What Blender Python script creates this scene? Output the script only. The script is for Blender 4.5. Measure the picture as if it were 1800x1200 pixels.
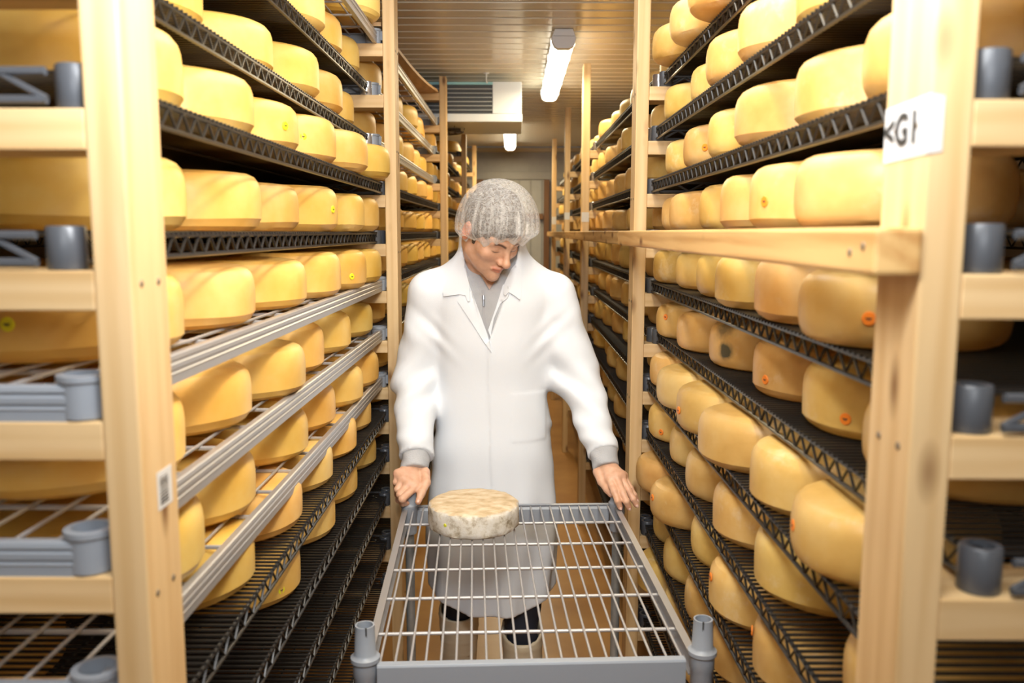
import bpy, bmesh, math, random
import numpy as np
from mathutils import Matrix, Vector
random.seed(7)
C = bpy.context
S = C.scene
for o in list(bpy.data.objects):
    bpy.data.objects.remove(o)
COL = S.collection

# ------------------------------------------------------------------ camera, world, light, exposure
CAM_H = 1.6
FPX, PITCH, YAW, ROLL = 1504.28, -.1269, .0021, .002
def _rot():
    cp, sp = math.cos(PITCH), math.sin(PITCH); cy, sy = math.cos(YAW), math.sin(YAW); cr, sr = math.cos(ROLL), math.sin(ROLL)
    return (np.array([[cr, 0, sr], [0, 1, 0], [-sr, 0, cr]]) @ np.array([[1, 0, 0], [0, cp, sp], [0, -sp, cp]])
            @ np.array([[cy, sy, 0], [-sy, cy, 0], [0, 0, 1]]))
RC = _rot()
cam = bpy.data.cameras.new('camera')
camo = bpy.data.objects.new('camera', cam)
COL.objects.link(camo)
cam.sensor_width = 36.0
cam.lens = FPX / 1800 * 36
cam.clip_start = .02
M = Matrix.Identity(4)
for r in range(3):
    M[r][0], M[r][1], M[r][2] = RC[0][r], RC[2][r], -RC[1][r]
M.translation = (0, 0, CAM_H)
camo.matrix_world = M
cam.dof.use_dof = True
cam.dof.focus_distance = 2.35
cam.dof.aperture_fstop = 4.0
S.camera = camo
S.view_settings.view_transform = 'Standard'
S.view_settings.look = 'None'
S.view_settings.gamma = 1.0
S.view_settings.use_curve_mapping = False
S.view_settings.exposure = -0.30

w = bpy.data.worlds.new('world'); S.world = w
w.use_nodes = True
w.node_tree.nodes['Background'].inputs[0].default_value = (1.0, .94, .85, 1)
w.node_tree.nodes['Background'].inputs[1].default_value = .10

def area_light(name, loc, target, sx, sy, power, col):
    l = bpy.data.lights.new(name, 'AREA'); l.shape = 'RECTANGLE'; l.size = sx; l.size_y = sy
    l.energy = power; l.color = col
    o = bpy.data.objects.new(name, l); COL.objects.link(o)
    o.location = loc
    o.rotation_euler = (Vector(target) - Vector(loc)).to_track_quat('-Z', 'Y').to_euler()
    return o
# light bounced off the ceiling over the near aisle, and a soft front fill from behind the camera
area_light('bounce_light', (.0, .30, 2.46), (0, 1.7, 1.0), .7, .6, 25, (.93, .965, 1.0))
area_light('aisle_bounce', (.0, 1.85, 2.46), (0, 1.85, 0), .6, 1.5, 16, (.93, .965, 1.0))
area_light('front_fill', (.0, -1.3, 2.35), (0, 2.6, 1.2), 1.2, .7, 19, (.93, .965, 1.0))
area_light('up_strobe', (.0, .55, 2.0), (0, 2.9, 2.5), .3, .3, 20, (.95, .97, 1.0))
LAMP = 9.0                                # glow of the diffusers
LAMP_W = 28.0                             # light each fitting throws down

def px(x, y, d):
    """photo pixel at world depth d -> world point"""
    v = RC.T @ np.array([(x - 900) / FPX, 1.0, (600 - y) / FPX])
    v = v * (d / v[1])
    return np.array([v[0], v[1], v[2] + CAM_H])

# ------------------------------------------------------------------ helpers
def node_mat(name):
    m = bpy.data.materials.new(name); m.use_nodes = True
    nt = m.node_tree
    return m, nt, nt.nodes['Principled BSDF']
def N(nt, typ, **kw):
    n = nt.nodes.new(typ)
    for k, v in kw.items():
        if k.startswith('i_'):
            n.inputs[k[2:].replace('_', ' ')].default_value = v
        else:
            setattr(n, k, v)
    return n
def ramp(nt, stops):
    n = nt.nodes.new('ShaderNodeValToRGB')
    el = n.color_ramp.elements
    while len(el) < len(stops): el.new(.5)
    for e, (p, c) in zip(el, stops):
        e.position = p; e.color = (*c, 1) if len(c) == 3 else c
    return n
def plain(name, col, rough=.5, metal=0., spec=.5, bump=0., bscale=200, var=0.):
    m, nt, b = node_mat(name)
    b.inputs['Base Color'].default_value = (*col, 1)
    b.inputs['Roughness'].default_value = rough
    b.inputs['Metallic'].default_value = metal
    b.inputs['Specular IOR Level'].default_value = spec
    L = nt.links
    tc = N(nt, 'ShaderNodeTexCoord')
    if var:
        n = N(nt, 'ShaderNodeTexNoise'); n.inputs['Scale'].default_value = 9; n.inputs['Detail'].default_value = 6
        L.new(tc.outputs['Object'], n.inputs['Vector'])
        r = ramp(nt, [(.3, tuple(c * (1 - var) for c in col)), (.7, tuple(min(1, c * (1 + var)) for c in col))])
        L.new(n.outputs['Fac'], r.inputs['Fac']); L.new(r.outputs['Color'], b.inputs['Base Color'])
    if bump:
        n = N(nt, 'ShaderNodeTexNoise'); n.inputs['Scale'].default_value = bscale; n.inputs['Detail'].default_value = 3
        L.new(tc.outputs['Object'], n.inputs['Vector'])
        bp = N(nt, 'ShaderNodeBump'); bp.inputs['Strength'].default_value = bump; bp.inputs['Distance'].default_value = .002
        L.new(n.outputs['Fac'], bp.inputs['Height']); L.new(bp.outputs['Normal'], b.inputs['Normal'])
    return m
def emit(name, col, strength):
    m, nt, b = node_mat(name)
    b.inputs['Base Color'].default_value = (.9, .9, .9, 1)
    b.inputs['Emission Color'].default_value = (*col, 1)
    b.inputs['Emission Strength'].default_value = strength
    return m

class MB:
    def __init__(s): s.v = []; s.f = []
    def add(s, vs, fs):
        o = len(s.v); s.v += [tuple(map(float, p)) for p in vs]; s.f += [tuple(i + o for i in f) for f in fs]
        return s
    def box(s, x0, x1, y0, y1, z0, z1, ch=0.):
        """box, its four long z-x edges optionally chamfered through build()'s bevel"""
        vs = [(x, y, z) for z in (z0, z1) for y in (y0, y1) for x in (x0, x1)]
        return s.add(vs, [(0, 2, 3, 1), (4, 5, 7, 6), (0, 1, 5, 4), (2, 6, 7, 3), (0, 4, 6, 2), (1, 3, 7, 5)])
    def tube(s, pts, r, n=8, cap=True):
        pts = [np.array(p, float) for p in pts]
        rs = r if isinstance(r, (list, tuple)) else [r] * len(pts)
        vs = []; fs = []
        for i, p in enumerate(pts):
            t = pts[min(i + 1, len(pts) - 1)] - pts[max(i - 1, 0)]
            t = t / (np.linalg.norm(t) + 1e-9)
            a = np.array([0, 0, 1.]) if abs(t[2]) < .9 else np.array([1., 0, 0])
            u = np.cross(t, a); u /= np.linalg.norm(u); q = np.cross(t, u)
            for k in range(n):
                an = 2 * math.pi * (k + .5) / n
                vs.append(p + rs[i] * (u * math.cos(an) + q * math.sin(an)))
        for i in range(len(pts) - 1):
            for k in range(n):
                a, b_ = i * n + k, i * n + (k + 1) % n
                fs.append((a, a + n, b_ + n, b_))
        if cap:
            fs.append(tuple(range(n)))
            fs.append(tuple(reversed(range((len(pts) - 1) * n, len(pts) * n))))
        return s.add(vs, fs)
    def lathe(s, prof, n=24, c=(0, 0, 0)):
        vs = []; fs = []; m = len(prof)
        for k in range(n):
            an = 2 * math.pi * k / n
            for (r, z) in prof: vs.append((c[0] + r * math.cos(an), c[1] + r * math.sin(an), c[2] + z))
        for k in range(n):
            k2 = (k + 1) % n
            for j in range(m - 1): fs.append((k * m + j, k2 * m + j, k2 * m + j + 1, k * m + j + 1))
        return s.add(vs, fs)
    def prism(s, poly, y0, y1):
        """polygon in x,z extruded along y"""
        n = len(poly)
        vs = [(x, y0, z) for x, z in poly] + [(x, y1, z) for x, z in poly]
        return s.add(vs, [tuple(range(n)), tuple(reversed(range(n, 2 * n)))] + [(i + n, (i + 1) % n + n, (i + 1) % n, i) for i in range(n)])
    def mesh(s, name, mat=None, smooth=False, bevel=0.):
        me = bpy.data.meshes.new(name)
        me.from_pydata(s.v, [], s.f)
        bm = bmesh.new(); bm.from_mesh(me)
        bmesh.ops.recalc_face_normals(bm, faces=bm.faces)
        if bevel:
            ed = [e for e in bm.edges if len(e.link_faces) == 2 and e.calc_face_angle(0) > .6]
            bmesh.ops.bevel(bm, geom=ed, offset=bevel, segments=2, profile=.6, affect='EDGES')
        bm.to_mesh(me); bm.free()
        if smooth:
            me.polygons.foreach_set('use_smooth', [True] * len(me.polygons))
            me.set_sharp_from_angle(angle=.7)
        if mat: me.materials.append(mat)
        return me
def put(name, me, parent=None, loc=(0, 0, 0), rot=(0, 0, 0)):
    o = bpy.data.objects.new(name, me); COL.objects.link(o)
    o.parent = parent; o.location = loc; o.rotation_euler = rot
    return o
def tag(o, label=None, cat=None, group=None, kind=None):
    if label: o['label'] = label
    if cat: o['category'] = cat
    if group: o['group'] = group
    if kind: o['kind'] = kind
    return o
def thing(name, label, cat, loc=(0, 0, 0), group=None, rot=(0, 0, 0)):
    o = bpy.data.objects.new(name, None); COL.objects.link(o)
    o.empty_display_size = .1; o.location = loc; o.rotation_euler = rot
    return tag(o, label, cat, group)
def ordn(n):
    return {1: 'first', 2: 'second', 3: 'third', 4: 'fourth', 5: 'fifth', 6: 'sixth', 7: 'seventh', 8: 'eighth', 9: 'ninth',
            10: 'tenth', 11: 'eleventh', 12: 'twelfth', 13: 'thirteenth'}[n]

# ------------------------------------------------------------------ materials
def wood_mat(name, axis, light, dark, knot=True):
    m, nt, b = node_mat(name); L = nt.links
    tc = N(nt, 'ShaderNodeTexCoord'); oi = N(nt, 'ShaderNodeObjectInfo')
    mul = N(nt, 'ShaderNodeVectorMath', operation='SCALE'); mul.inputs[0].default_value = (7.3, 5.1, 9.7)
    L.new(oi.outputs['Random'], mul.inputs['Scale'])
    addv = N(nt, 'ShaderNodeVectorMath', operation='ADD')
    L.new(tc.outputs['Object'], addv.inputs[0]); L.new(mul.outputs[0], addv.inputs[1])
    sc = [26, 26, 26]; sc[axis] = 1.6
    mp = N(nt, 'ShaderNodeMapping'); mp.inputs['Scale'].default_value = sc
    L.new(addv.outputs[0], mp.inputs['Vector'])
    n1 = N(nt, 'ShaderNodeTexNoise'); n1.inputs['Scale'].default_value = 1.6; n1.inputs['Detail'].default_value = 5; n1.inputs['Distortion'].default_value = .6
    L.new(mp.outputs[0], n1.inputs['Vector'])
    wv = N(nt, 'ShaderNodeTexWave', wave_type='RINGS', rings_direction='XYZ'[axis]); wv.inputs['Scale'].default_value = .55
    wv.inputs['Distortion'].default_value = 5; wv.inputs['Detail'].default_value = 2
    L.new(mp.outputs[0], wv.inputs['Vector'])
    mx = N(nt, 'ShaderNodeMix', data_type='FLOAT'); mx.inputs[0].default_value = .22
    L.new(n1.outputs['Fac'], mx.inputs[2]); L.new(wv.outputs['Fac'], mx.inputs[3])
    rp = ramp(nt, [(.25, dark), (.62, light), (1, tuple(min(1, c * 1.08) for c in light))])
    L.new(mx.outputs[0], rp.inputs['Fac'])
    out = rp.outputs['Color']
    if knot:
        sk = [17, 17, 17]; sk[axis] = 6.5
        mk = N(nt, 'ShaderNodeMapping'); mk.inputs['Scale'].default_value = sk
        L.new(addv.outputs[0], mk.inputs['Vector'])
        vo = N(nt, 'ShaderNodeTexVoronoi'); vo.inputs['Scale'].default_value = 1.0
        L.new(mk.outputs[0], vo.inputs['Vector'])
        kr = ramp(nt, [(.08, (1, 1, 1)), (.15, (.5, .5, .5)), (.25, (0, 0, 0))])
        L.new(vo.outputs['Distance'], kr.inputs['Fac'])
        mk2 = N(nt, 'ShaderNodeMix', data_type='RGBA'); mk2.inputs[7].default_value = (dark[0] * .34, dark[1] * .24, dark[2] * .16, 1)
        L.new(kr.outputs['Color'], mk2.inputs[0]); L.new(out, mk2.inputs[6])
        out = mk2.outputs[2]
    # boards differ a little from one another
    hv = N(nt, 'ShaderNodeHueSaturation'); mr = N(nt, 'ShaderNodeMapRange'); mr.inputs[3].default_value = .86; mr.inputs[4].default_value = 1.08
    L.new(oi.outputs['Random'], mr.inputs[0]); L.new(mr.outputs[0], hv.inputs['Value']); L.new(out, hv.inputs['Color'])
    L.new(hv.outputs['Color'], b.inputs['Base Color'])
    b.inputs['Roughness'].default_value = .55
    bp = N(nt, 'ShaderNodeBump'); bp.inputs['Strength'].default_value = .25; bp.inputs['Distance'].default_value = .001
    L.new(n1.outputs['Fac'], bp.inputs['Height']); L.new(bp.outputs['Normal'], b.inputs['Normal'])
    return m
PINE_L, PINE_D = (.75, .53, .275), (.64, .41, .18)
M_post = wood_mat('pine_upright', 2, PINE_L, PINE_D)
M_rung = wood_mat('pine_rung', 0, PINE_L, PINE_D, knot=False)
M_beam = wood_mat('pine_beam', 1, (.70, .45, .18), (.48, .24, .07))
M_ply = wood_mat('plywood', 1, (.66, .43, .22), (.5, .3, .13), knot=False)

def cheese_mat(name, base, pale, dark, mott):
    m, nt, b = node_mat(name); L = nt.links
    tc = N(nt, 'ShaderNodeTexCoord'); oi = N(nt, 'ShaderNodeObjectInfo')
    mul = N(nt, 'ShaderNodeVectorMath', operation='SCALE'); mul.inputs[0].default_value = (13.3, 7.1, 3.7)
    L.new(oi.outputs['Random'], mul.inputs['Scale'])
    ad = N(nt, 'ShaderNodeVectorMath', operation='ADD'); L.new(tc.outputs['Object'], ad.inputs[0]); L.new(mul.outputs[0], ad.inputs[1])
    n1 = N(nt, 'ShaderNodeTexNoise'); n1.inputs['Scale'].default_value = 7; n1.inputs['Detail'].default_value = 4; n1.inputs['Roughness'].default_value = .6
    L.new(ad.outputs[0], n1.inputs['Vector'])
    r1 = ramp(nt, [(.3, dark), (.5, base), (.72, pale)])
    L.new(n1.outputs['Fac'], r1.inputs['Fac'])
    # pale wax bloom in patches
    n2 = N(nt, 'ShaderNodeTexNoise'); n2.inputs['Scale'].default_value = 13; n2.inputs['Detail'].default_value = 9; n2.inputs['Roughness'].default_value = .72
    L.new(ad.outputs[0], n2.inputs['Vector'])
    r2 = ramp(nt, [(.56, (0, 0, 0)), (.72, (mott, mott, mott))]); L.new(n2.outputs['Fac'], r2.inputs['Fac'])
    mx = N(nt, 'ShaderNodeMix', data_type='RGBA'); mx.inputs[7].default_value = (.80, .66, .42, 1)
    L.new(r2.outputs['Color'], mx.inputs[0]); L.new(r1.outputs['Color'], mx.inputs[6])
    hv = N(nt, 'ShaderNodeHueSaturation')
    mr = N(nt, 'ShaderNodeMapRange'); mr.inputs[3].default_value = .84; mr.inputs[4].default_value = 1.1
    L.new(oi.outputs['Random'], mr.inputs[0]); L.new(mr.outputs[0], hv.inputs['Value'])
    ml = N(nt, 'ShaderNodeMath', operation='MULTIPLY'); ml.inputs[1].default_value = 7.77; fr = N(nt, 'ShaderNodeMath', operation='FRACT')
    L.new(oi.outputs['Random'], ml.inputs[0]); L.new(ml.outputs[0], fr.inputs[0])
    mr2 = N(nt, 'ShaderNodeMapRange'); mr2.inputs[3].default_value = .488; mr2.inputs[4].default_value = .508
    L.new(fr.outputs[0], mr2.inputs[0]); L.new(mr2.outputs[0], hv.inputs['Hue'])
    L.new(mx.outputs[2], hv.inputs['Color']); L.new(hv.outputs['Color'], b.inputs['Base Color'])
    b.inputs['Roughness'].default_value = .42; b.inputs['Specular IOR Level'].default_value = .4
    bp = N(nt, 'ShaderNodeBump'); bp.inputs['Strength'].default_value = .35; bp.inputs['Distance'].default_value = .002
    n3 = N(nt, 'ShaderNodeTexNoise'); n3.inputs['Scale'].default_value = 45; n3.inputs['Detail'].default_value = 4
    L.new(ad.outputs[0], n3.inputs['Vector']); L.new(n3.outputs['Fac'], bp.inputs['Height']); L.new(bp.outputs['Normal'], b.inputs['Normal'])
    return m
M_cheeseL = cheese_mat('yellow_cheese_wax', (.82, .505, .12), (.86, .60, .20), (.77, .43, .075), .12)
M_cheeseR = cheese_mat('buff_cheese_rind', (.72, .45, .13), (.79, .56, .22), (.60, .34, .08), .6)
M_black = plain('black_coated_wire', (.020, .0175, .015), .32, 0, .5)
M_grey = plain('grey_plastic', (.29, .32, .365), .38, 0, .5)
M_dark = plain('dark_grey_sleeve', (.085, .092, .105), .33, 0, .6)
M_chrome = plain('bright_sleeve', (.62, .64, .68), .25, .8, .5)
M_alu = plain('brushed_aluminium', (.46, .45, .45), .38, .6, .5)
M_wire = plain('grey_coated_wire', (.44, .43, .43), .35, .3, .5)
M_paper = plain('white_paper', (.66, .66, .66), .9, 0, .05)
M_ink = plain('black_ink', (.03, .03, .03), .6)
M_yel = plain('yellow_sticker', (.82, .80, .02), .5)
M_ora = plain('orange_sticker', (.92, .25, .02), .5)
M_white = plain('white_paint', (.82, .83, .84), .4)
M_floor = None

# ------------------------------------------------------------------ room
def floor_mat():
    m, nt, b = node_mat('ochre_floor'); L = nt.links
    tc = N(nt, 'ShaderNodeTexCoord')
    n = N(nt, 'ShaderNodeTexNoise'); n.inputs['Scale'].default_value = 3.5; n.inputs['Detail'].default_value = 8
    L.new(tc.outputs['Object'], n.inputs['Vector'])
    r = ramp(nt, [(.3, (.36, .165, .045)), (.7, (.52, .27, .085))]); L.new(n.outputs['Fac'], r.inputs['Fac'])
    L.new(r.outputs['Color'], b.inputs['Base Color']); b.inputs['Roughness'].default_value = .32
    return m
CEIL = 2.50
XW = 1.45
Y0, Y1 = -1.6, 9.4
tag(put('floor', MB().box(-XW, XW, Y0, Y1, -.05, 0).mesh('floor', floor_mat())), kind='structure')
def ceil_mat():
    m, nt, b = node_mat('cream_ceiling_panel'); L = nt.links
    tc = N(nt, 'ShaderNodeTexCoord')
    n = N(nt, 'ShaderNodeTexNoise'); n.inputs['Scale'].default_value = 2.0
    L.new(tc.outputs['Object'], n.inputs['Vector'])
    r = ramp(nt, [(.3, (.80, .75, .62)), (.7, (.86, .81, .69))]); L.new(n.outputs['Fac'], r.inputs['Fac'])
    L.new(r.outputs['Color'], b.inputs['Base Color'])
    b.inputs['Roughness'].default_value = .2; b.inputs['Specular IOR Level'].default_value = .8
    # fine crosswise fluting
    wv = N(nt, 'ShaderNodeTexWave', bands_direction='Y'); wv.inputs['Scale'].default_value = 14
    L.new(tc.outputs['Object'], wv.inputs['Vector'])
    bp = N(nt, 'ShaderNodeBump'); bp.inputs['Strength'].default_value = .12; bp.inputs['Distance'].default_value = .004
    L.new(wv.outputs['Fac'], bp.inputs['Height']); L.new(bp.outputs['Normal'], b.inputs['Normal'])
    return m
M_ceil = ceil_mat()
ceil = tag(put('ceiling', MB().box(-XW, XW, Y0, Y1, CEIL + .012, CEIL + .06).mesh('ceiling', M_ceil)), kind='structure')
PW = .125
pan = MB()
pan.box(-XW + .002, XW - .002, .004, PW - .03, 0, .012).box(-XW + .002, XW - .002, PW - .024, PW - .004, .003, .012)
pan_me = pan.mesh('panel', M_ceil, bevel=.002)
y = Y0
while y + PW < Y1:
    put('panel', pan_me, ceil, (0, y, CEIL)); y += PW
M_wall = plain('grey_cold_room_panel', (.36, .35, .33), .4, var=.06)
M_wallside = plain('beige_cold_room_panel', (.42, .34, .24), .45, var=.06)
tag(put('wall_left', MB().box(-XW - .06, -XW, Y0, Y1 + .06, 0, CEIL).mesh('wall_left', M_wallside)), kind='structure')
tag(put('wall_right', MB().box(XW, XW + .06, Y0, Y1 + .06, 0, CEIL).mesh('wall_right', M_wallside)), kind='structure')
wb = tag(put('wall_back', MB().box(-XW, XW, Y1, Y1 + .06, 0, CEIL).mesh('wall_back', M_wall)), kind='structure')
fl = MB()
fl.prism([(-.055, 0), (-.04, 0), (-.037, 0), (.037, 0), (.04, 0), (.055, 0), (.055, 2.16), (-.055, 2.16)], -.012, 0)
fl_me = fl.mesh('wall_panel', plain('ribbed_grey_sheet', (.42, .42, .40), .38, var=.05), bevel=.003)
k = 0
x = -XW + .07
while x < XW:
    put('wall_panel', fl_me, wb, (x, Y1 - .001, 0)); x += .125
M_brown = wood_mat('stained_timber', 2, (.20, .09, .03), (.13, .055, .02), knot=False)
t = tag(put('trim_1', MB().box(-XW, XW, Y1 - .02, Y1 - .002, 2.165, 2.25).mesh('trim_1', M_wall, bevel=.004)), kind='structure')
tag(put('trim_2', MB().box(-XW, XW, Y1 - .05, Y1 - .002, 2.455, 2.499).mesh('trim_2', plain('cream_trim', (.55, .45, .28), .4), bevel=.004)), kind='structure')
d = thing('door_1', None, None, (0, Y1 - .03, 0)); d['kind'] = 'structure'
put('door_frame', MB().box(-.40, -.33, -.06, -.002, 0, 2.16).box(.32, .38, -.06, -.002, 0, 2.16).mesh('door_frame', M_brown, bevel=.004), d)
put('door_rail', MB().box(-.325, .315, -.055, -.003, 1.74, 1.80).mesh('door_rail', M_brown, bevel=.004), d)

# ------------------------------------------------------------------ racks
PT, PD = .038, .089                       # an upright is a 2x4
POST_H = 2.462
RH = .040                                 # rung height
SH_W = .60                                # shelf depth
XF = {-1: .381, 1: .357}
FR = {-1: [.853, 2.813, 4.91, 6.9, 8.72], 1: [.755, 2.576, 4.55, 6.12, 8.1]}
RISE = .036                               # rung top to rail top
LEV = {-1: [.63, .471, .308, .155, -.003, -.157, -.322, -.48, -.598, -.736, -.89, -1.045, -1.2],
       1: [.46, .304, .150, 0., -.146, -.30, -.447, -.597, -.75, -.905, -1.06, -1.21]}
RX = {-1: [.437, .472, .474, .43, .45, .433, .436, .438, .43, .43, .435, .435, .435],
      1: [.44, .42, .41, .415, .416, .436, .41, .41, .41, .415, .415, .415]}
post_me = MB().box(-PT / 2, PT / 2, 0, PD, 0, POST_H).mesh('post', M_post, bevel=.003)
RUN = .61 + 2 * .017 + .02
rung_me = MB().box(-RUN / 2, RUN / 2, 0, PD, -RH, 0).mesh('rung', M_rung, bevel=.002)
screw_me = MB().lathe([(0, .0012), (.003, .0012), (.0042, 0), (.0042, -.004)], 10).mesh('screw', plain('dull_nail', (.22, .17, .12), .5, .4))
SIDE = {-1: 'left', 1: 'right'}
for s in (-1, 1):
    for i, dpt in enumerate(FR[s]):
        cxp = s * (XF[s] + PT / 2)
        pos = 'nearest' if i == 0 else ordn(i + 1)
        lab = '%s pine ladder frame from the camera carrying the %s rack' % (pos, SIDE[s])
        if (s, i) == (-1, 0): lab = 'nearest left pine ladder frame, blurred, with nail holes and small barcode'
        if (s, i) == (1, 0): lab = 'nearest right pine ladder frame, blurred, with handwritten white paper sign'
        t = thing('wooden_rack_frame', lab, 'rack frame', (s * (XF[s] + .34), dpt, 0), 'pine ladder frames of the cheese racks')
        put('post', post_me, t, (s * (PT / 2 - .34), 0, 0))
        rear = s * (PT + RUN + PT / 2 - .34)
        put('post', post_me, t, (rear, 0, 0), (0, 0, 0))
        lv = LEV[s]
        for j, z in enumerate(lv):
            put('rung', rung_me, t, (s * (PT + RUN / 2 - .34), 0, CAM_H + z - RISE))
        if (s, i) == (-1, 2): put('rung', rung_me, t, (s * (PT + RUN / 2 - .34), 0, CAM_H + .771))
        if i < 2:
            for j, z in enumerate(lv[::2]):
                for dy in (.022, .064):
                    put('screw', screw_me, t, (-s * .34, dy, CAM_H + z - RISE - RH / 2 + .006 * ((j + i) % 3 - 1)), (0, -s * math.pi / 2, 0))

sleeve_meshes = {}
def lathe_sleeve(mat, kind):
    b = MB()
    if kind == 'ring':
        b.lathe([(.016, .0), (.0225, 0), (.0245, .002), (.0245, .038), (.0265, .040), (.0265, .046), (.019, .047), (.018, .020), (.016, .0)], 24).box(.022, .031, -.006, .006, .012, .040)
    else:
        b.lathe([(.012, 0), (.0185, 0), (.0195, .002), (.0195, .042), (.018, .044), (.0125, .044), (.012, .02), (.012, 0)], 18)
    return b.mesh('corner_sleeve', mat, smooth=True)
SL_black = lathe_sleeve(M_dark, 'plain'); SL_bright = lathe_sleeve(M_chrome, 'plain'); SL_alu = lathe_sleeve(M_grey, 'ring')

def truss(L, axis, lo=.007, hi=.034, per=.047, r=.0033, rz=.0023):
    b = MB()
    P = (lambda t, z: (0, t, z)) if axis == 'y' else (lambda t, z: (t, 0, z))
    b.tube([P(-L / 2, hi), P(L / 2, hi)], r, 6); b.tube([P(-L / 2, lo), P(L / 2, lo)], r, 6)
    n = max(2, int(round(L / per)))
    z = []
    for k in range(n):
        a = -L / 2 + L * k / n
        z += [P(a, lo + .001), P(a + L / n / 2, hi - .001)]
    z.append(P(L / 2, lo + .001))
    b.tube(z, rz, 5)
    return b
PROTO = {}
def black_proto(L):
    key = ('b', round(L, 3))
    if key not in PROTO:
        hw, hl = SH_W / 2, L / 2
        fr = truss(L - .05, 'y').mesh('rail', M_black, smooth=True)
        en = truss(SH_W - .05, 'x', .008, .035, .095, .0046, .0034).mesh('end_rail', M_dark, smooth=True)
        dk = MB()
        n = int(L / .0168)
        for k in range(1, n):
            yy = -hl + L * k / n
            dk.tube([(-hw - .0048, yy, .0372), (hw + .0048, yy, .0372)], .0024, 5)
        for xx in (-.1, .1):
            dk.tube([(xx, -hl + .01, .033), (xx, hl - .01, .033)], .003, 5)
        PROTO[key] = (fr, en, dk.mesh('wire_deck', M_black, smooth=True))
    return PROTO[key]
ALU_PROF = [(0, .0), (.012, .0), (.012, .002), (.0035, .004), (.0035, .034), (.012, .036), (.012, .0375), (.002, .0375), (0, .036), (-.0012, .031), (.0006, .029), (.0006, .027), (-.0012, .025), (-.0012, .019), (.0006, .017), (.0006, .015), (-.0012, .013), (0, .011)]
def alu_proto(L):
    key = ('a', round(L, 3))
    if key not in PROTO:
        hw, hl = SH_W / 2, L / 2
        fr = MB().prism(ALU_PROF, -hl + .022, hl - .022).mesh('rail', M_alu)
        en = MB().prism(ALU_PROF, -hw + .022, hw - .022).mesh('end_rail', M_grey)
        lw = MB().tube([(0, -hl + .004, .0335), (0, hl - .004, .0335)], .0026, 6).mesh('wire', M_wire, smooth=True)
        cb = MB().tube([(-hw + .004, 0, .0275), (hw - .004, 0, .0275)], .0036, 6).mesh('crossbar', M_wire, smooth=True)
        dk = MB()
        for k in range(1, 13): xx = -hw + SH_W * k / 13; dk.tube([(xx, -hl + .004, .0335), (xx, hl - .004, .0335)], .0026, 5)
        for k in range(1, 14): yy = -hl + L * k / 14; dk.tube([(-hw + .004, yy, .0275), (hw - .004, yy, .0275)], .0036, 5)
        PROTO[key] = (fr, en, lw, cb, dk.mesh('wire_deck', M_wire, smooth=True))
    return PROTO[key]
ALU = {(-1, 0): {0, 5, 6, 7}, (-1, 1): {0, 1, 2}, (-1, 2): {0}}
BAYN = {0: 'near', 1: 'second', 2: 'third', 3: 'farthest'}
DECK = {}
SHELF_POS = {}
for s in (-1, 1):
    for bay in range(4):
        y0 = FR[s][bay] + (.002 if bay == 0 else .0455); y1 = FR[s][bay + 1] + .0435
        L = y1 - y0; yc = (y0 + y1) / 2
        for j, z in enumerate(LEV[s]):
            if (s, bay, j) == (-1, 2, 0): continue       # the cooler hangs there
            alu = j in ALU.get((s, bay), ())
            rx = RX[s][j] if bay == 0 else RX[s][j] * .5 + (.435 if s < 0 else .415) * .5
            xc = s * (rx + SH_W / 2); zb = CAM_H + z - RISE
            lab = '%s %s wire shelf, %s from top in the %s bay of the %s rack' % (
                'grey aluminium' if alu else 'black', 'grid' if alu else 'truss-edged', ordn(j + 1), BAYN[bay], SIDE[s])
            if (s, bay) == (-1, 0) and j in (10, 11, 12): lab = 'empty ' + lab.replace(' truss-edged', '')
            t = thing('wire_shelf', lab, 'shelf', (xc, yc, zb), 'wire shelves of the %s rack' % SIDE[s])
            hw, hl = SH_W / 2, L / 2
            if alu:
                fr, en, lw, cb, dk = alu_proto(L)
                put('rail', fr, t, (-hw, 0, 0)); put('rail', fr, t, (hw, 0, 0), (0, 0, math.pi))
                put('end_rail', en, t, (0, -hl, 0), (0, 0, math.pi / 2)); put('end_rail', en, t, (0, hl, 0), (0, 0, -math.pi / 2))
                if bay == 0:
                    for k in range(1, 13): put('wire', lw, t, (-hw + SH_W * k / 13, 0, 0))
                    for k in range(1, 14): put('crossbar', cb, t, (0, -hl + L * k / 14, 0))
                else:
                    tag(put('wire_deck', dk, t), kind='stuff')
                slv = SL_alu
            else:
                fr, en, dk = black_proto(L)
                put('rail', fr, t, (-hw, 0, 0)); put('rail', fr, t, (hw, 0, 0))
                put('end_rail', en, t, (0, -hl, 0)); put('end_rail', en, t, (0, hl, 0))
                tag(put('wire_deck', dk, t), kind='stuff')
                slv = SL_bright if ((s, bay) == (-1, 0) and j in (1, 2)) or ((s, bay) == (1, 1) and j < 3) else SL_black
            for a in (-1, 1):
                for b_ in (-1, 1):
                    put('corner_sleeve', slv, t, (a * (hw - (.014 if alu else .006)), b_ * (hl - .022), .0005), (0, 0, 0 if a * s < 0 else 0))
            DECK[(s, bay, j)] = zb + (.0365 if alu else .0394)

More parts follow.
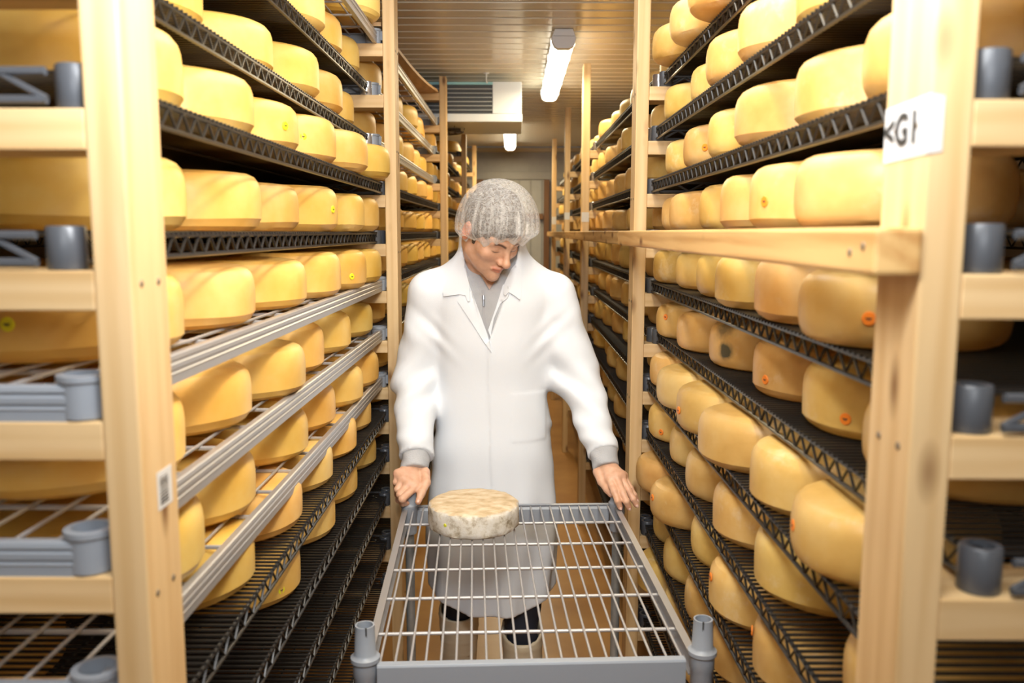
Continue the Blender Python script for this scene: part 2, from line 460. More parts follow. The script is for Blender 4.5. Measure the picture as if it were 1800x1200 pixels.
# ------------------------------------------------------------------ cheese wheels
def wheel_mesh(R, H, seed, mat, crease=.2, nseg=36, soft=False):
    rnd = random.Random(seed)
    prof = [(0, 0), (.70, 0), (.855, .012), (.94, .08), (.985, crease), (.995, crease + .015), (1.0, .42), (1.0, .60), (.99, .74),
            (.965, .85), (.915, .935), (.84, .985), (.76, 1.0), (0, .99)]
    if soft:
        prof = [(0, 0), (.74, 0), (.84, .012), (.915, .055), (.96, .12), (.985, .20), (.997, .32), (1.0, .45), (.998, .62), (.985, .75),
                (.958, .855), (.905, .935), (.83, .98), (.75, .996), (0, .985)]
    ph = [rnd.uniform(0, 6.28) for _ in range(6)]
    vs = []; fs = []; m = len(prof)
    for k in range(nseg):
        a = 2 * math.pi * k / nseg
        w_ = 1 + .008 * math.sin(2 * a + ph[0]) + .006 * math.sin(3 * a + ph[1]) + .003 * math.sin(7 * a + ph[2])
        for q, (r, z) in enumerate(prof):
            zz = z * H * (1 + (.02 * math.sin(a + ph[3]) + .012 * math.sin(2 * a + ph[4])) * (z > .1))
            if q in (4, 5): zz += H * .012 * math.sin(3 * a + ph[5])
            if 0 < q < m - 1: vs.append((R * r * w_ * math.cos(a), R * r * w_ * math.sin(a), zz))
    vs.append((0, 0, 0)); vs.append((0, 0, H * .99))
    mm = m - 2; b0, b1 = len(vs) - 2, len(vs) - 1
    for k in range(nseg):
        k2 = (k + 1) % nseg
        fs.append((b0, k2 * mm, k * mm)); fs.append((b1, k * mm + mm - 1, k2 * mm + mm - 1))
        for j in range(mm - 1): fs.append((k * mm + j, k2 * mm + j, k2 * mm + j + 1, k * mm + j + 1))
    me = MB().add(vs, fs).mesh('cheese_wheel', mat)
    me.polygons.foreach_set('use_smooth', [True] * len(me.polygons))
    me.set_sharp_from_angle(angle=.42)
    return me
CR = {-1: .14, 1: .128}
CH = {-1: .104, 1: .100}
WH = {s: [wheel_mesh(CR[s], CH[s] * h, 10 * k + s, mt, cr, 36, s > 0 and k in (0, 2, 4)) for k, (h, cr) in enumerate(((1, .17), (1.02, .15), (.97, .19), (1.0, .16), (.95, .17)))]
      for s, mt in ((-1, M_cheeseL), (1, M_cheeseR))}
ROWS = {-1: {
 0: [(-0.547, 2.674)],
 1: [(-0.592, 2.113), (-0.607, 2.394), (-0.612, 2.682)],
 2: [(-0.624, 1.361), (-0.624, 1.76), (-0.599, 2.058), (-0.599, 2.351), (-0.624, 2.643)],
 3: [(-0.58, 1.152), (-0.58, 1.465), (-0.58, 1.773), (-0.565, 2.071), (-0.535, 2.355), (-0.52, 2.661)],
 4: [(-0.6, 1.191), (-0.595, 1.533), (-0.595, 1.815), (-0.57, 2.097), (-0.555, 2.389), (-0.56, 2.686)],
 5: [(-0.583, 1.117), (-0.583, 1.444), (-0.578, 1.792), (-0.563, 2.086), (-0.553, 2.388), (-0.553, 2.681)],
 6: [(-0.586, 1.113), (-0.586, 1.411), (-0.561, 1.697), (-0.586, 1.986), (-0.586, 2.323), (-0.586, 2.678)],
 7: [(-0.578, 1.147), (-0.588, 1.428), (-0.588, 1.811), (-0.588, 2.095), (-0.568, 2.391), (-0.568, 2.672)],
 8: [(-0.578, 1.374), (-0.573, 1.675), (-0.573, 1.976), (-0.568, 2.262), (-0.578, 2.566)],
 9: [(-0.578, 1.674), (-0.578, 2.017), (-0.578, 2.309), (-0.578, 2.649)]},
 1: {
 0: [(0.503, 1.629), (0.498, 1.902), (0.508, 2.168), (0.508, 2.43)],
 1: [(0.553, 1.333), (0.533, 1.59), (0.533, 1.862), (0.558, 2.138), (0.548, 2.448)],
 2: [(0.536, 1.017), (0.541, 1.28), (0.526, 1.57), (0.536, 1.843), (0.536, 2.104), (0.541, 2.377)],
 3: [(0.488, 1.096), (0.503, 1.363), (0.518, 1.625), (0.538, 1.899), (0.518, 2.175), (0.543, 2.432)],
 4: [(0.509, 1.122), (0.524, 1.385), (0.519, 1.646), (0.539, 1.92), (0.544, 2.194), (0.529, 2.455)],
 5: [(0.559, 1.014), (0.574, 1.282), (0.574, 1.558), (0.569, 1.9), (0.544, 2.172), (0.539, 2.444)],
 6: [(0.506, 1.106), (0.521, 1.368), (0.491, 1.635), (0.496, 1.902), (0.496, 2.172), (0.526, 2.455)],
 7: [(0.538, 0.979), (0.533, 1.37), (0.523, 1.631), (0.523, 1.9), (0.533, 2.167), (0.523, 2.447)],
 8: [(0.533, 1.36), (0.518, 1.618), (0.538, 1.894), (0.488, 2.181), (0.488, 2.45)],
 9: [(0.553, 1.202), (0.538, 1.664), (0.533, 1.921), (0.528, 2.181), (0.543, 2.455)],
 10: [(0.528, 1.922), (0.528, 2.186), (0.498, 2.452)]}}
FILL_NEAR = {-1: {0, 1, 2, 3, 4, 5, 6, 7}, 1: {0, 1, 2, 3, 4, 5, 6, 8, 9}}
rc = random.Random(3)
WHEELS = []                                # (side, bay, level, row, index, x, y)
for s in (-1, 1):
    R = CR[s]
    for bay in range(4):
        y0 = FR[s][bay] + .05; y1 = FR[s][bay + 1] + .04
        for j in range(len(LEV[s])):
            rx = RX[s][j] if bay == 0 else RX[s][j] * .5 + (.435 if s < 0 else .415) * .5
            if bay == 0:
                if j not in ROWS[s]: continue
                front = list(ROWS[s][j])
                if j in FILL_NEAR[s]:
                    yy = front[0][1] - 2 * R - .012
                    while yy > y0 + R - .015:
                        front.insert(0, (s * (rx + R + .02), yy)); yy -= 2 * R + .014
            else:
                if s < 0 and bay == 1 and j == 0: continue
                if s < 0 and bay == 2 and j == 0: continue
                if j > 9: continue
                n = int((y1 - y0 - .04) / (2 * R + .02)); st = (y1 - y0) / n
                front = [(s * (rx + R + rc.uniform(-.005, .035)), y0 + st * (k + .5) + rc.uniform(-.008, .008)) for k in range(n)]
            for k, (xx, yy) in enumerate(front): WHEELS.append((s, bay, j, 'front', k, xx, yy))
            # the rear row stands on the same shelf behind the front one
            if bay < 3:
                yy = y0 + R + .01; k = 0
                while yy < y1 - R:
                    xr = s * (rx + SH_W - R * .92)
                    if all((xr - a) ** 2 + (yy - c) ** 2 > (2 * R + .002) ** 2 for a, c in front):
                        WHEELS.append((s, bay, j, 'rear', k, xr, yy)); k += 1; yy += 2 * R + .012
                    else: yy += .01
# the 300 wheels that show largest stay single things; those hidden behind them or too far off are joined per rack
SINGLE = set()
for r_ in '''5 14-17 25-29 36-41 48-53 58 60-65 67-77 79-82 84-89 91 96-100 107-110 112-113 117-122 130-135 143 145-148 156-161 169 171-174 178 182-188 195 197 208 221 234 236-238 246-249 251 258-259 261 263 270-271 274 282-283 285-287 342-343 346-348 352-354 356-357 359 362-363 367 395-397 405-409 416-421 428-433 436 440-445 448-449 452-457 464-469 476-481 484 489-493 502-505 512-514 521-526 534-539 547 549-552 560-565 573 575-578 586-591 599-604 612 614-617 627-630 638 640-641 652-654 661 663-665 671-673 675 681-682 684-685 691-692 695 701-702 705 711-712 714-715 721-722 751-752 756-758 762-765 767-770 773 775 779 781-782 785-787 789 791-792'''.split():
    a_, _, b_ = r_.partition('-'); SINGLE |= set(range(int(a_), int(b_ or a_) + 1))
STICK = {38: ('yellow', -0.384, 0.0476), 39: ('yellow', -0.866, 0.0531), 51: ('yellow', -0.207, 0.0522), 64: ('yellow', -0.594, 0.0365), 107: ('yellow', -0.512, 0.034), 60: ('yellow', -1.565, 0.0498), 420: ('orange', -2.411, 0.0413), 429: ('orange', -2.811, 0.0433), 440: ('orange', -2.269, 0.0399), 457: ('orange', -2.672, 0.0615), 454: ('orange', -2.826, 0.034), 453: ('orange', -2.459, 0.032), 481: ('orange', -2.537, 0.032), 492: ('orange', -2.977, 0.062), 467: ('orange', -2.989, 0.0483), 464: ('orange', 3.051, 0.0508), 490: ('orange', 3.133, 0.072), 489: ('orange', 2.909, 0.072)}
stick_me = {}
for nm, mt in (('yellow', M_yel), ('orange', M_ora)):
    stick_me[nm] = MB().lathe([(0, .0012), (.0078, .0012), (.0088, .0002), (.0088, -.001)], 16).mesh('sticker', mt)
mark_me = MB().box(-.0012, .0004, -.0035, .0035, 0, .0016).box(.001, .0018, -.002, .0025, 0, .0016).mesh('print', M_ink)
def mouldy(me, spots):
    m = M_cheeseR.copy(); m.name = 'cheese_rind_with_mould'; nt = m.node_tree; L = nt.links
    b = nt.nodes['Principled BSDF']; src = b.inputs['Base Color'].links[0].from_socket
    tc = N(nt, 'ShaderNodeTexCoord'); n = N(nt, 'ShaderNodeTexNoise'); n.inputs['Scale'].default_value = 55; n.inputs['Detail'].default_value = 7
    L.new(tc.outputs['Object'], n.inputs['Vector'])
    for c, r_, k_ in spots:
        d_ = N(nt, 'ShaderNodeVectorMath', operation='DISTANCE'); d_.inputs[1].default_value = c; L.new(tc.outputs['Object'], d_.inputs[0])
        mr = N(nt, 'ShaderNodeMapRange'); mr.inputs[1].default_value = r_; mr.inputs[2].default_value = r_ * .35; mr.inputs[3].default_value = 0; mr.inputs[4].default_value = 1
        L.new(d_.outputs['Value'], mr.inputs[0])
        a1 = N(nt, 'ShaderNodeMath', operation='MULTIPLY_ADD'); a1.inputs[1].default_value = 1.6; a1.inputs[2].default_value = -.8; L.new(n.outputs['Fac'], a1.inputs[0])
        a2 = N(nt, 'ShaderNodeMath', operation='ADD', use_clamp=True); L.new(mr.outputs[0], a2.inputs[0]); L.new(a1.outputs[0], a2.inputs[1])
        a3 = N(nt, 'ShaderNodeMath', operation='MULTIPLY'); L.new(a2.outputs[0], a3.inputs[0]); L.new(mr.outputs[0], a3.inputs[1])
        a4 = N(nt, 'ShaderNodeMath', operation='MULTIPLY', use_clamp=True); a4.inputs[1].default_value = k_ * 1.5; L.new(a3.outputs[0], a4.inputs[0])
        mx = N(nt, 'ShaderNodeMix', data_type='RGBA'); mx.inputs[7].default_value = (.085, .075, .045, 1)
        L.new(a4.outputs[0], mx.inputs[0]); L.new(src, mx.inputs[6]); src = mx.outputs[2]
    L.new(src, b.inputs['Base Color'])
    me = me.copy(); me.materials.clear(); me.materials.append(m); return me
rest = {-1: MB(), 1: MB()}
low = {s: wheel_mesh(CR[s], CH[s], 99, None, .2, 20) for s in (-1, 1)}
lowd = {s: ([tuple(v.co) for v in m_.vertices], [tuple(p.vertices) for p in m_.polygons]) for s, m_ in low.items()}
for idx, (s, bay, j, row, k, xx, yy) in enumerate(WHEELS):
    z = DECK[(s, bay, j)] + .0006
    if SINGLE is not None and idx not in SINGLE:
        vs, fs = lowd[s]
        rest[s].add([(a + xx, b_ + yy, c + z) for a, b_, c in vs], fs); continue
    o = put('cheese_wheel', WH[s][(idx * 7 + j) % 5], None, (xx, yy, z), (0, 0, rc.uniform(0, 6.28)))
    col_ = 'yellow waxed' if s < 0 else 'buff mottled'
    kk = ordn(k + 1)
    lab = '%s cheese wheel, %s in %s row, %s shelf down, %s bay, %s rack' % (col_, kk, row, ordn(j + 1), BAYN[bay], SIDE[s])
    tag(o, lab, 'cheese', 'cheese wheels on the %s rack' % SIDE[s])
    if idx == 455:
        o.rotation_euler[2] = 0
        A = lambda a, r_, z_: (r_ * math.cos(a), r_ * math.sin(a), z_)
        o.data = mouldy(o.data, [(A(-2.62, .128, .042), .030, .9), (A(-2.75, .115, .094), .05, .5)])
        o['label'] = lab.replace('buff mottled cheese wheel', 'cheese wheel with mould patch')
    if idx in STICK:
        nm, ang, zz = STICK[idx]
        me_ = WH[s][(idx * 7 + j) % 5]
        ra = CR[s] * 1.002
        la = ang - o.rotation_euler[2]
        sk = put('sticker', stick_me[nm], o, (ra * math.cos(la), ra * math.sin(la), zz))
        sk.rotation_euler = (0, math.pi / 2, la)
        put('print', mark_me, sk)
        o['label'] = lab.replace(col_ + ' cheese wheel', 'cheese wheel with %s sticker' % nm)
for s in (-1, 1):
    if rest[s].v:
        me = rest[s].mesh('cheese_wheels', M_cheeseL if s < 0 else M_cheeseR)
        me.polygons.foreach_set('use_smooth', [True] * len(me.polygons)); me.set_sharp_from_angle(angle=.42)
        tag(put('cheese_wheels', me), 'hidden and far cheese wheels filling the rear of the %s rack' % SIDE[s], 'cheese', kind='stuff')

#==PART2==
# ------------------------------------------------------------------ guard rail, sign, labels, sagging board
def guard(y0, y1, label):
    b = MB().box(XF[1] - .043, XF[1] - .0005, y0, y1, CAM_H - .037, CAM_H + .005)
    o = tag(put('guard_rail', b.mesh('guard_rail', M_beam, bevel=.004)), label, 'guard rail', 'squared timber guard rails')
    return o
g = guard(FR[1][0] - .004, FR[1][1] + .03, 'squared pine guard rail nailed across the near right uprights, cut end facing camera')
for dy in (.02, .05):
    put('screw', screw_me, g, (XF[1] - .043, FR[1][0] + dy, CAM_H - .012 - .2 * (dy - .02)), (0, -math.pi / 2, 0))
guard(FR[1][1] + .033, FR[1][4] + .1, 'squared pine guard rail running on along the far right uprights')

def text_mesh(txt, size, mat):
    cu = bpy.data.curves.new('t', 'FONT'); cu.body = txt; cu.size = size; cu.extrude = .0002; cu.offset = .0011; cu.space_character = 1.12
    cu.align_x = 'CENTER'; cu.align_y = 'CENTER'
    o = bpy.data.objects.new('t', cu); COL.objects.link(o)
    C.view_layer.update()
    me = bpy.data.meshes.new_from_object(o.evaluated_get(C.evaluated_depsgraph_get()))
    bpy.data.objects.remove(o); me.materials.clear(); me.materials.append(mat)
    return me
# paper sign wrapped round the near right upright
zs0, zs1 = CAM_H + .066, CAM_H + .117
xs = XF[1] - .0008
sg = MB()
sg.add([(xs, .842, zs0), (xs, .7542, zs0 + .002), (xs, .7542, zs1 + .002), (xs, .842, zs1), (xs + .013, .7542, zs0 + .004), (xs + .013, .7542, zs1)],
       [(0, 1, 2, 3), (1, 4, 5, 2)])
sme = sg.mesh('paper_sign', M_paper)
so = tag(put('paper_sign', sme), 'white paper sign reading G1 taped round the near right upright', 'sign')
tm = text_mesh('<G1', .034, M_ink)
Mx = Matrix(((0, 0, -1, 0), (-1, 0, 0, 0), (0, 1, 0, 0), (0, 0, 0, 1)))
to = put('lettering', tm, so)
to.matrix_local = Matrix.Translation((xs - .0010, .806, (zs0 + zs1) / 2 + .001)) @ Mx @ Matrix.Diagonal((1.05, 1.15, 1, 1))
# small barcode label on the near left upright
xb = -XF[-1] + .0006
zb0, zb1 = CAM_H - .298, CAM_H - .256
bl = tag(put('barcode_label', MB().box(xb - .0004, xb, .887, .925, zb0, zb1).mesh('barcode_label', M_paper)), 'small white barcode label stuck on the near left upright', 'label')
bars = MB(); zz = zb0 + .005; rb = random.Random(5)
while zz < zb1 - .006:
    h = rb.choice((.0008, .0012, .002)); bars.box(xb, xb + .0003, .893, .914, zz, zz + h); zz += h + rb.choice((.0009, .0014, .002))
put('barcode', bars.mesh('barcode', M_ink), bl)
for i, (nm, zc_, h_) in enumerate((('third', .055, .05), ('fourth', .09, .05), ('fifth', .075, .07))):
    yf = FR[1][i + 2]
    xx = XF[1]
    b = MB().add([(xx + .001, yf - .0008, 0), (xx + PT - .001, yf - .0008, 0), (xx + PT - .001, yf - .0008, h_), (xx + .001, yf - .0008, h_),
                  (xx - .0008, yf + .0, 0), (xx - .0008, yf + .03, .002), (xx - .0008, yf + .03, h_), (xx - .0008, yf, h_)],
                 [(0, 1, 2, 3), (4, 0, 3, 7), (5, 4, 7, 6)])
    tag(put('paper_tag', b.mesh('paper_tag', M_paper), None, (0, 0, CAM_H + zc_)), 'small white paper tag on the %s right upright, blurred' % nm, 'tag')
# thin board sagging over the second left bay
nb = 14; vs = []; fs = []
for i in range(nb + 1):
    t_ = i / nb; yy = 2.83 + t_ * 2.15
    zz = CAM_H + .650 + .125 * min(t_ / .965, 1) ** 1.9
    for a in (-.425, -1.025):
        vs += [(a, yy, zz), (a, yy, zz + .012)]
for i in range(nb):
    q = i * 4
    fs += [(q, q + 4, q + 5, q + 1), (q + 2, q + 3, q + 7, q + 6), (q + 1, q + 5, q + 7, q + 3), (q, q + 2, q + 6, q + 4)]
fs += [(0, 1, 3, 2), (nb * 4, nb * 4 + 2, nb * 4 + 3, nb * 4 + 1)]
bme = MB().add(vs, fs).mesh('sagging_board', M_ply, smooth=True)
tag(put('sagging_board', bme), 'thin bent plywood board lying over the second left rack bay', 'board')

# ------------------------------------------------------------------ ceiling lights and cooler
M_tube = emit('lit_diffuser', (1.0, .91, .72), LAMP)
M_cap = plain('grey_light_housing', (.72, .73, .76), .4)
def batten(x, y0, y1, label, z=CEIL - .002):
    t = thing('ceiling_light', label, 'ceiling light', (x, y0, z))
    L = y1 - y0
    put('housing', MB().prism([(-.052, -.03), (.052, -.03), (.04, 0), (-.04, 0)], .003, L - .003).mesh('housing', M_cap, bevel=.002), t)
    dp = [(-.05, -.031), (-.052, -.05), (-.042, -.073), (-.025, -.083), (.025, -.083), (.042, -.073), (.052, -.05), (.05, -.031)]
    put('diffuser', MB().prism(dp, .045, L - .045).mesh('diffuser', M_tube), t)
    for a, b_ in ((.0, .043), (L - .043, L)):
        put('end_cap', MB().prism([(-.054, -.031)] + [(p * 1.03, q * 1.02) for p, q in dp[1:-1]] + [(.054, -.031)], a, b_).mesh('end_cap', M_cap, bevel=.003), t)
    l = bpy.data.lights.new('tube_light', 'AREA'); l.shape = 'RECTANGLE'; l.size = .10; l.size_y = L - .1; l.energy = LAMP_W * (1 if y0 > 3 else .45); l.color = (1.0, .82, .50)
    lo = bpy.data.objects.new('tube_light', l); COL.objects.link(lo); lo.parent = t; lo.location = (0, L / 2, -.088)
    n = 5
    for k in range(n):
        yy = .1 + (L - .2) * k / (n - 1)
        for sx in (-1, 1):
            put('clip', MB().box(sx * .054 - .003, sx * .054 + .003, yy - .012, yy + .012, -.055, -.02).mesh('clip', M_white, bevel=.001), t)
    return t
batten(.22, 3.95, 5.55, 'lit twin tube ceiling light above the right of the aisle')
batten(-.04, 7.2, 8.8, 'lit ceiling light at the far end of the aisle')
batten(.22, .35, 1.95, 'lit ceiling light right above the near aisle')

M_fin = plain('dark_coil_fins', (.05, .055, .06), .5)
M_unit = plain('white_cooler_casing', (.74, .81, .88), .35)
M_film = plain('cyan_edge_film', (.30, .62, .70), .4)
u = thing('air_cooler', 'white ceiling mounted cooling unit with dark finned grille', 'cooler', (-.36, 5.04, CEIL - .045))
ux0, ux1, ud, uh = -.40, .40, .62, .225
put('casing', MB().box(ux0, ux1, .012, ud, -uh + .045, -.008).mesh('casing', M_unit, bevel=.006), u)
put('side_panel', MB().box(.235, ux1 + .002, -.004, .0115, -uh + .045, -.002).mesh('side_panel', M_unit, bevel=.004), u)
put('coil', MB().box(ux0 + .004, .234, .004, .0115, -uh + .048, -.02).mesh('coil', M_fin), u)
for k in range(6):
    z = -uh + .062 + k * .0235
    put('slat', MB().prism([(ux0 + .004, z), (.234, z), (.234, z + .006), (ux0 + .004, z + .006)], -.004, .0035).mesh('slat', plain('cooler_slat', (.33, .36, .38), .4) if k == 0 else bpy.data.materials['cooler_slat'], bevel=.001), u)
put('edge_film', MB().box(ux0, .236, -.005, .0035, -.019, -.004).mesh('edge_film', M_film), u)
put('drip_tray', MB().box(ux0 - .004, ux1 + .006, -.008, ud, -uh - .002, -uh + .044).mesh('drip_tray', M_unit, bevel=.006), u)
for k, cxk in enumerate((-.12,)):
    fg = MB()
    for r_ in (.05, .09, .13, .165):
        fg.tube([(cxk + r_ * math.cos(a), .30 + r_ * math.sin(a), -uh - .026 + (.165 - r_) * -.06) for a in np.linspace(0, 2 * math.pi, 25)], .003, 5, False)
    for a in np.arange(8) * math.pi / 4:
        fg.tube([(cxk + .02 * math.cos(a), .30 + .02 * math.sin(a), -uh - .036), (cxk + .172 * math.cos(a), .30 + .172 * math.sin(a), -uh - .024), (cxk + .176 * math.cos(a), .30 + .176 * math.sin(a), -uh - .002)], .003, 5)
    put('fan_guard', fg.mesh('fan_guard', M_black, smooth=True), u)
    fb = MB()
    fb.lathe([(0, -.02), (.03, -.018), (.035, 0), (0, 0)], 16, (cxk, .30, -uh - .003))
    for a in np.arange(5) * math.pi * 2 / 5:
        ca, sa = math.cos(a), math.sin(a)
        pts = [(.03, -.02, -.004), (.03, .02, -.016), (.15, .05, -.018), (.155, -.03, -.005)]
        fb.add([(cxk + p * ca - q * sa, .30 + p * sa + q * ca, -uh - .002 + z) for p, q, z in pts] + [(cxk + p * ca - q * sa, .30 + p * sa + q * ca, -uh - .0005 + z) for p, q, z in pts],
               [(0, 1, 2, 3), (7, 6, 5, 4), (0, 3, 7, 4), (1, 5, 6, 2), (0, 4, 5, 1), (2, 6, 7, 3)])
    put('fan', fb.mesh('fan', M_fin), u)
hk = MB().tube([(.2, -.012, .042), (.2, -.012, .0), (.205, -.02, -.012), (.2, -.028, -.004)], .004, 6).lathe([(0, .044), (.016, .044), (.016, .040), (0, .038)], 12, (.2, -.012, 0))
put('hanger', hk.mesh('hanger', M_cap, smooth=True), u)

# ------------------------------------------------------------------ shelf trolley and the rinded cheese on it
ZT = CAM_H - .761
yaw_t = math.atan2(.042, .903)
tr = thing('shelf_trolley', 'grey wire topped shelf trolley pushed along the aisle', 'trolley', (.014, 1.8915, 0), rot=(0, 0, yaw_t))
TW, TL = .605, .904
hw, hl = TW / 2, TL / 2
M_pole = plain('pitted_galvanised_pole', (.34, .36, .36), .45, .5, .5, .5, 140, .5)
side_prof = [(0, -.045), (.014, -.045), (.014, -.042), (.003, -.042), (.003, -.003), (.015, -.003), (.015, 0), (0, 0)]
sr = MB().prism(side_prof, -hl + .03, hl - .03).mesh('side_rail', M_alu)
put('side_rail', sr, tr, (-hw, 0, ZT)); put('side_rail', sr, tr, (hw, 0, ZT), (0, 0, math.pi))
er_prof = [(0, -.055), (.018, -.055), (.018, -.012), (.013, -.006), (.017, 0), (.002, 0), (0, -.004)]
er = MB().prism(er_prof, -hw + .026, hw - .026).mesh('end_rail', M_grey, bevel=.001)
put('end_rail', er, tr, (0, -hl, ZT), (0, 0, math.pi / 2)); put('end_rail', er, tr, (0, hl, ZT), (0, 0, -math.pi / 2))
wm = MB().tube([(0, -hl + .006, -.005), (0, hl - .006, -.005)], .0024, 8).mesh('wire', M_wire, smooth=True)
for k in range(21): put('wire', wm, tr, ((k - 10) * .0273, 0, ZT))
cm = MB().tube([(-hw + .004, 0, -.0112), (hw - .004, 0, -.0112)], .0036, 8).mesh('crossbar', M_wire, smooth=True)
for dd in (.135, .29, .445, .6, .76): put('crossbar', cm, tr, (0, hl - dd, ZT))
pm = MB().lathe([(0, .13), (.0125, .13), (.0125, ZT - .06), (0, ZT - .06)], 18).mesh('pole', M_pole, smooth=True)
sl = MB().lathe([(.0130, -.075), (.019, -.075), (.0205, -.07), (.0205, -.028), (.0225, -.024), (.0225, -.002), (.0262, .002), (.0262, .009), (.0215, .012), (.0192, .016), (.0172, .068), (.0145, .068), (.0145, .02), (.013, -.075)], 28)
slm = sl.mesh('post_sleeve', M_grey, smooth=True)
slit = MB().add([(-.0012, -.0178, .03), (.0012, -.0178, .03), (.0016, -.0176, .0684), (-.0016, -.0176, .0684), (-.0012, -.014, .03), (.0012, -.014, .03), (.0016, -.014, .0684), (-.0016, -.014, .0684)],
              [(0, 1, 2, 3), (4, 7, 6, 5), (0, 4, 5, 1), (3, 2, 6, 7), (0, 3, 7, 4), (1, 5, 6, 2)]).mesh('slit', M_ink)
wheel = MB()
wheel.lathe([(.012, -.014), (.036, -.014), (.046, -.009), (.048, 0), (.046, .009), (.036, .014), (.012, .014), (.012, -.014)], 24)
wme = wheel.mesh('castor_wheel', plain('dark_rubber', (.03, .03, .03), .6), smooth=True)
fk = MB().box(-.021, -.017, -.02, .02, .045, .125).box(.017, .021, -.02, .02, .045, .125).box(-.021, .021, -.02, .02, .118, .127).tube([(-.022, 0, .049), (.022, 0, .049)], .006, 8)
fkm = fk.mesh('castor', M_chrome, bevel=.001)
slm_far = MB().lathe([(0.0130, -.075), (.019, -.075), (.0205, -.07), (.0205, -.028), (.0225, -.024), (.0225, -.002), (.0240, .002), (.0240, .007), (.0205, .010), (.0190, .014), (.0176, .044), (.0145, .044), (.0145, .02), (.013, -.075)], 28).mesh('post_sleeve', M_grey, smooth=True)
OFFS = {(-1, -1): -.004, (1, -1): .008, (-1, 1): -.018, (1, 1): -.004}
for sx in (-1, 1):
    for sy in (-1, 1):
        p = (sx * (hw + OFFS[sx, sy]), sy * (hl - .020), 0)
        put('pole', pm, tr, p)
        s_ = put('post_sleeve', slm if sy < 0 else slm_far, tr, (p[0], p[1], ZT))
        if sy > 0:
            f_ = put('castor', fkm, tr, (p[0], p[1], 0)); put('castor_wheel', wme, f_, (0, 0, .0495), (0, math.pi / 2, 0)); continue
        put('slit', slit, s_, (0, 0, 0), (0, 0, -sx * .25))
        f_ = put('castor', fkm, tr, (p[0], p[1], 0))
        put('castor_wheel', wme, f_, (0, 0, .0495), (0, math.pi / 2, 0))

def rind_mat():
    m, nt, b = node_mat('mouldy_grey_rind'); L = nt.links
    tc = N(nt, 'ShaderNodeTexCoord'); ge = N(nt, 'ShaderNodeNewGeometry')
    sp = N(nt, 'ShaderNodeSeparateXYZ'); L.new(tc.outputs['Normal'], sp.inputs[0])
    mp = N(nt, 'ShaderNodeMapping'); mp.inputs['Scale'].default_value = (15, 26, 30); L.new(tc.outputs['Object'], mp.inputs['Vector'])
    nT = N(nt, 'ShaderNodeTexNoise'); nT.inputs['Scale'].default_value = 2.2; nT.inputs['Detail'].default_value = 8; L.new(mp.outputs[0], nT.inputs['Vector'])
    rT = ramp(nt, [(.3, (.50, .36, .20)), (.5, (.66, .51, .32)), (.7, (.74, .64, .47))]); L.new(nT.outputs['Fac'], rT.inputs['Fac'])
    nS = N(nt, 'ShaderNodeTexNoise'); nS.inputs['Scale'].default_value = 34; nS.inputs['Detail'].default_value = 9; nS.inputs['Roughness'].default_value = .68; L.new(tc.outputs['Object'], nS.inputs['Vector'])
    rS = ramp(nt, [(.32, (.24, .19, .12)), (.41, (.52, .45, .34)), (.5, (.72, .67, .57)), (.66, (.82, .79, .73))]); L.new(nS.outputs['Fac'], rS.inputs['Fac'])
    st = ramp(nt, [(.55, (0, 0, 0)), (.85, (1, 1, 1))]); L.new(sp.outputs['Z'], st.inputs['Fac'])
    mx = N(nt, 'ShaderNodeMix', data_type='RGBA'); L.new(st.outputs['Color'], mx.inputs[0]); L.new(rS.outputs['Color'], mx.inputs[6]); L.new(rT.outputs['Color'], mx.inputs[7])
    L.new(mx.outputs[2], b.inputs['Base Color']); b.inputs['Roughness'].default_value = .85
    bp = N(nt, 'ShaderNodeBump'); bp.inputs['Strength'].default_value = .6; bp.inputs['Distance'].default_value = .003
    L.new(nS.outputs['Fac'], bp.inputs['Height']); L.new(bp.outputs['Normal'], b.inputs['Normal'])
    return m
prof = [(.09, 0), (.109, .001), (.116, .006), (.1185, .016), (.1180, .034), (.1185, .052), (.1165, .061), (.109, .0665), (.095, .0685), (.05, .0688)]
vs = []; fs = []; m_ = len(prof); ns = 72; rr = random.Random(2)
for k in range(ns):
    a = 2 * math.pi * k / ns
    for q, (r_, z) in enumerate(prof):
        j_ = .0011 * math.sin(9 * a + q) + .0008 * math.sin(17 * a + 2 * q) + rr.uniform(-.0005, .0005)
        vs.append(((r_ + j_) * math.cos(a), (r_ + j_) * math.sin(a), z + (rr.uniform(-.0006, .0006) if z > 0 else 0)))
vs += [(0, 0, 0), (0, 0, .0688)]
for k in range(ns):
    k2 = (k + 1) % ns
    fs += [(k * m_ + j_, k2 * m_ + j_, k2 * m_ + j_ + 1, k * m_ + j_ + 1) for j_ in range(m_ - 1)]
    fs += [(len(vs) - 2, k2 * m_, k * m_), (len(vs) - 1, k * m_ + m_ - 1, k2 * m_ + m_ - 1)]
rw = MB().add(vs, fs).mesh('rinded_cheese', rind_mat(), smooth=True)
rcz = tag(put('rinded_cheese', rw, None, (-.1035, 2.166, ZT - .0018)), 'grey mouldy rinded cheese wheel lying alone on the trolley grid', 'cheese')
fleck = MB().lathe([(0, .0015), (.004, .0012), (.0055, -.001)], 8).mesh('yellow_fleck', plain('yellow_green_mould', (.62, .62, .05), .7))
fo = put('yellow_fleck', fleck, rcz); a = math.radians(235)
fo.location = (.1183 * math.cos(a), .1183 * math.sin(a), .034); fo.rotation_euler = (0, math.pi / 2, a)
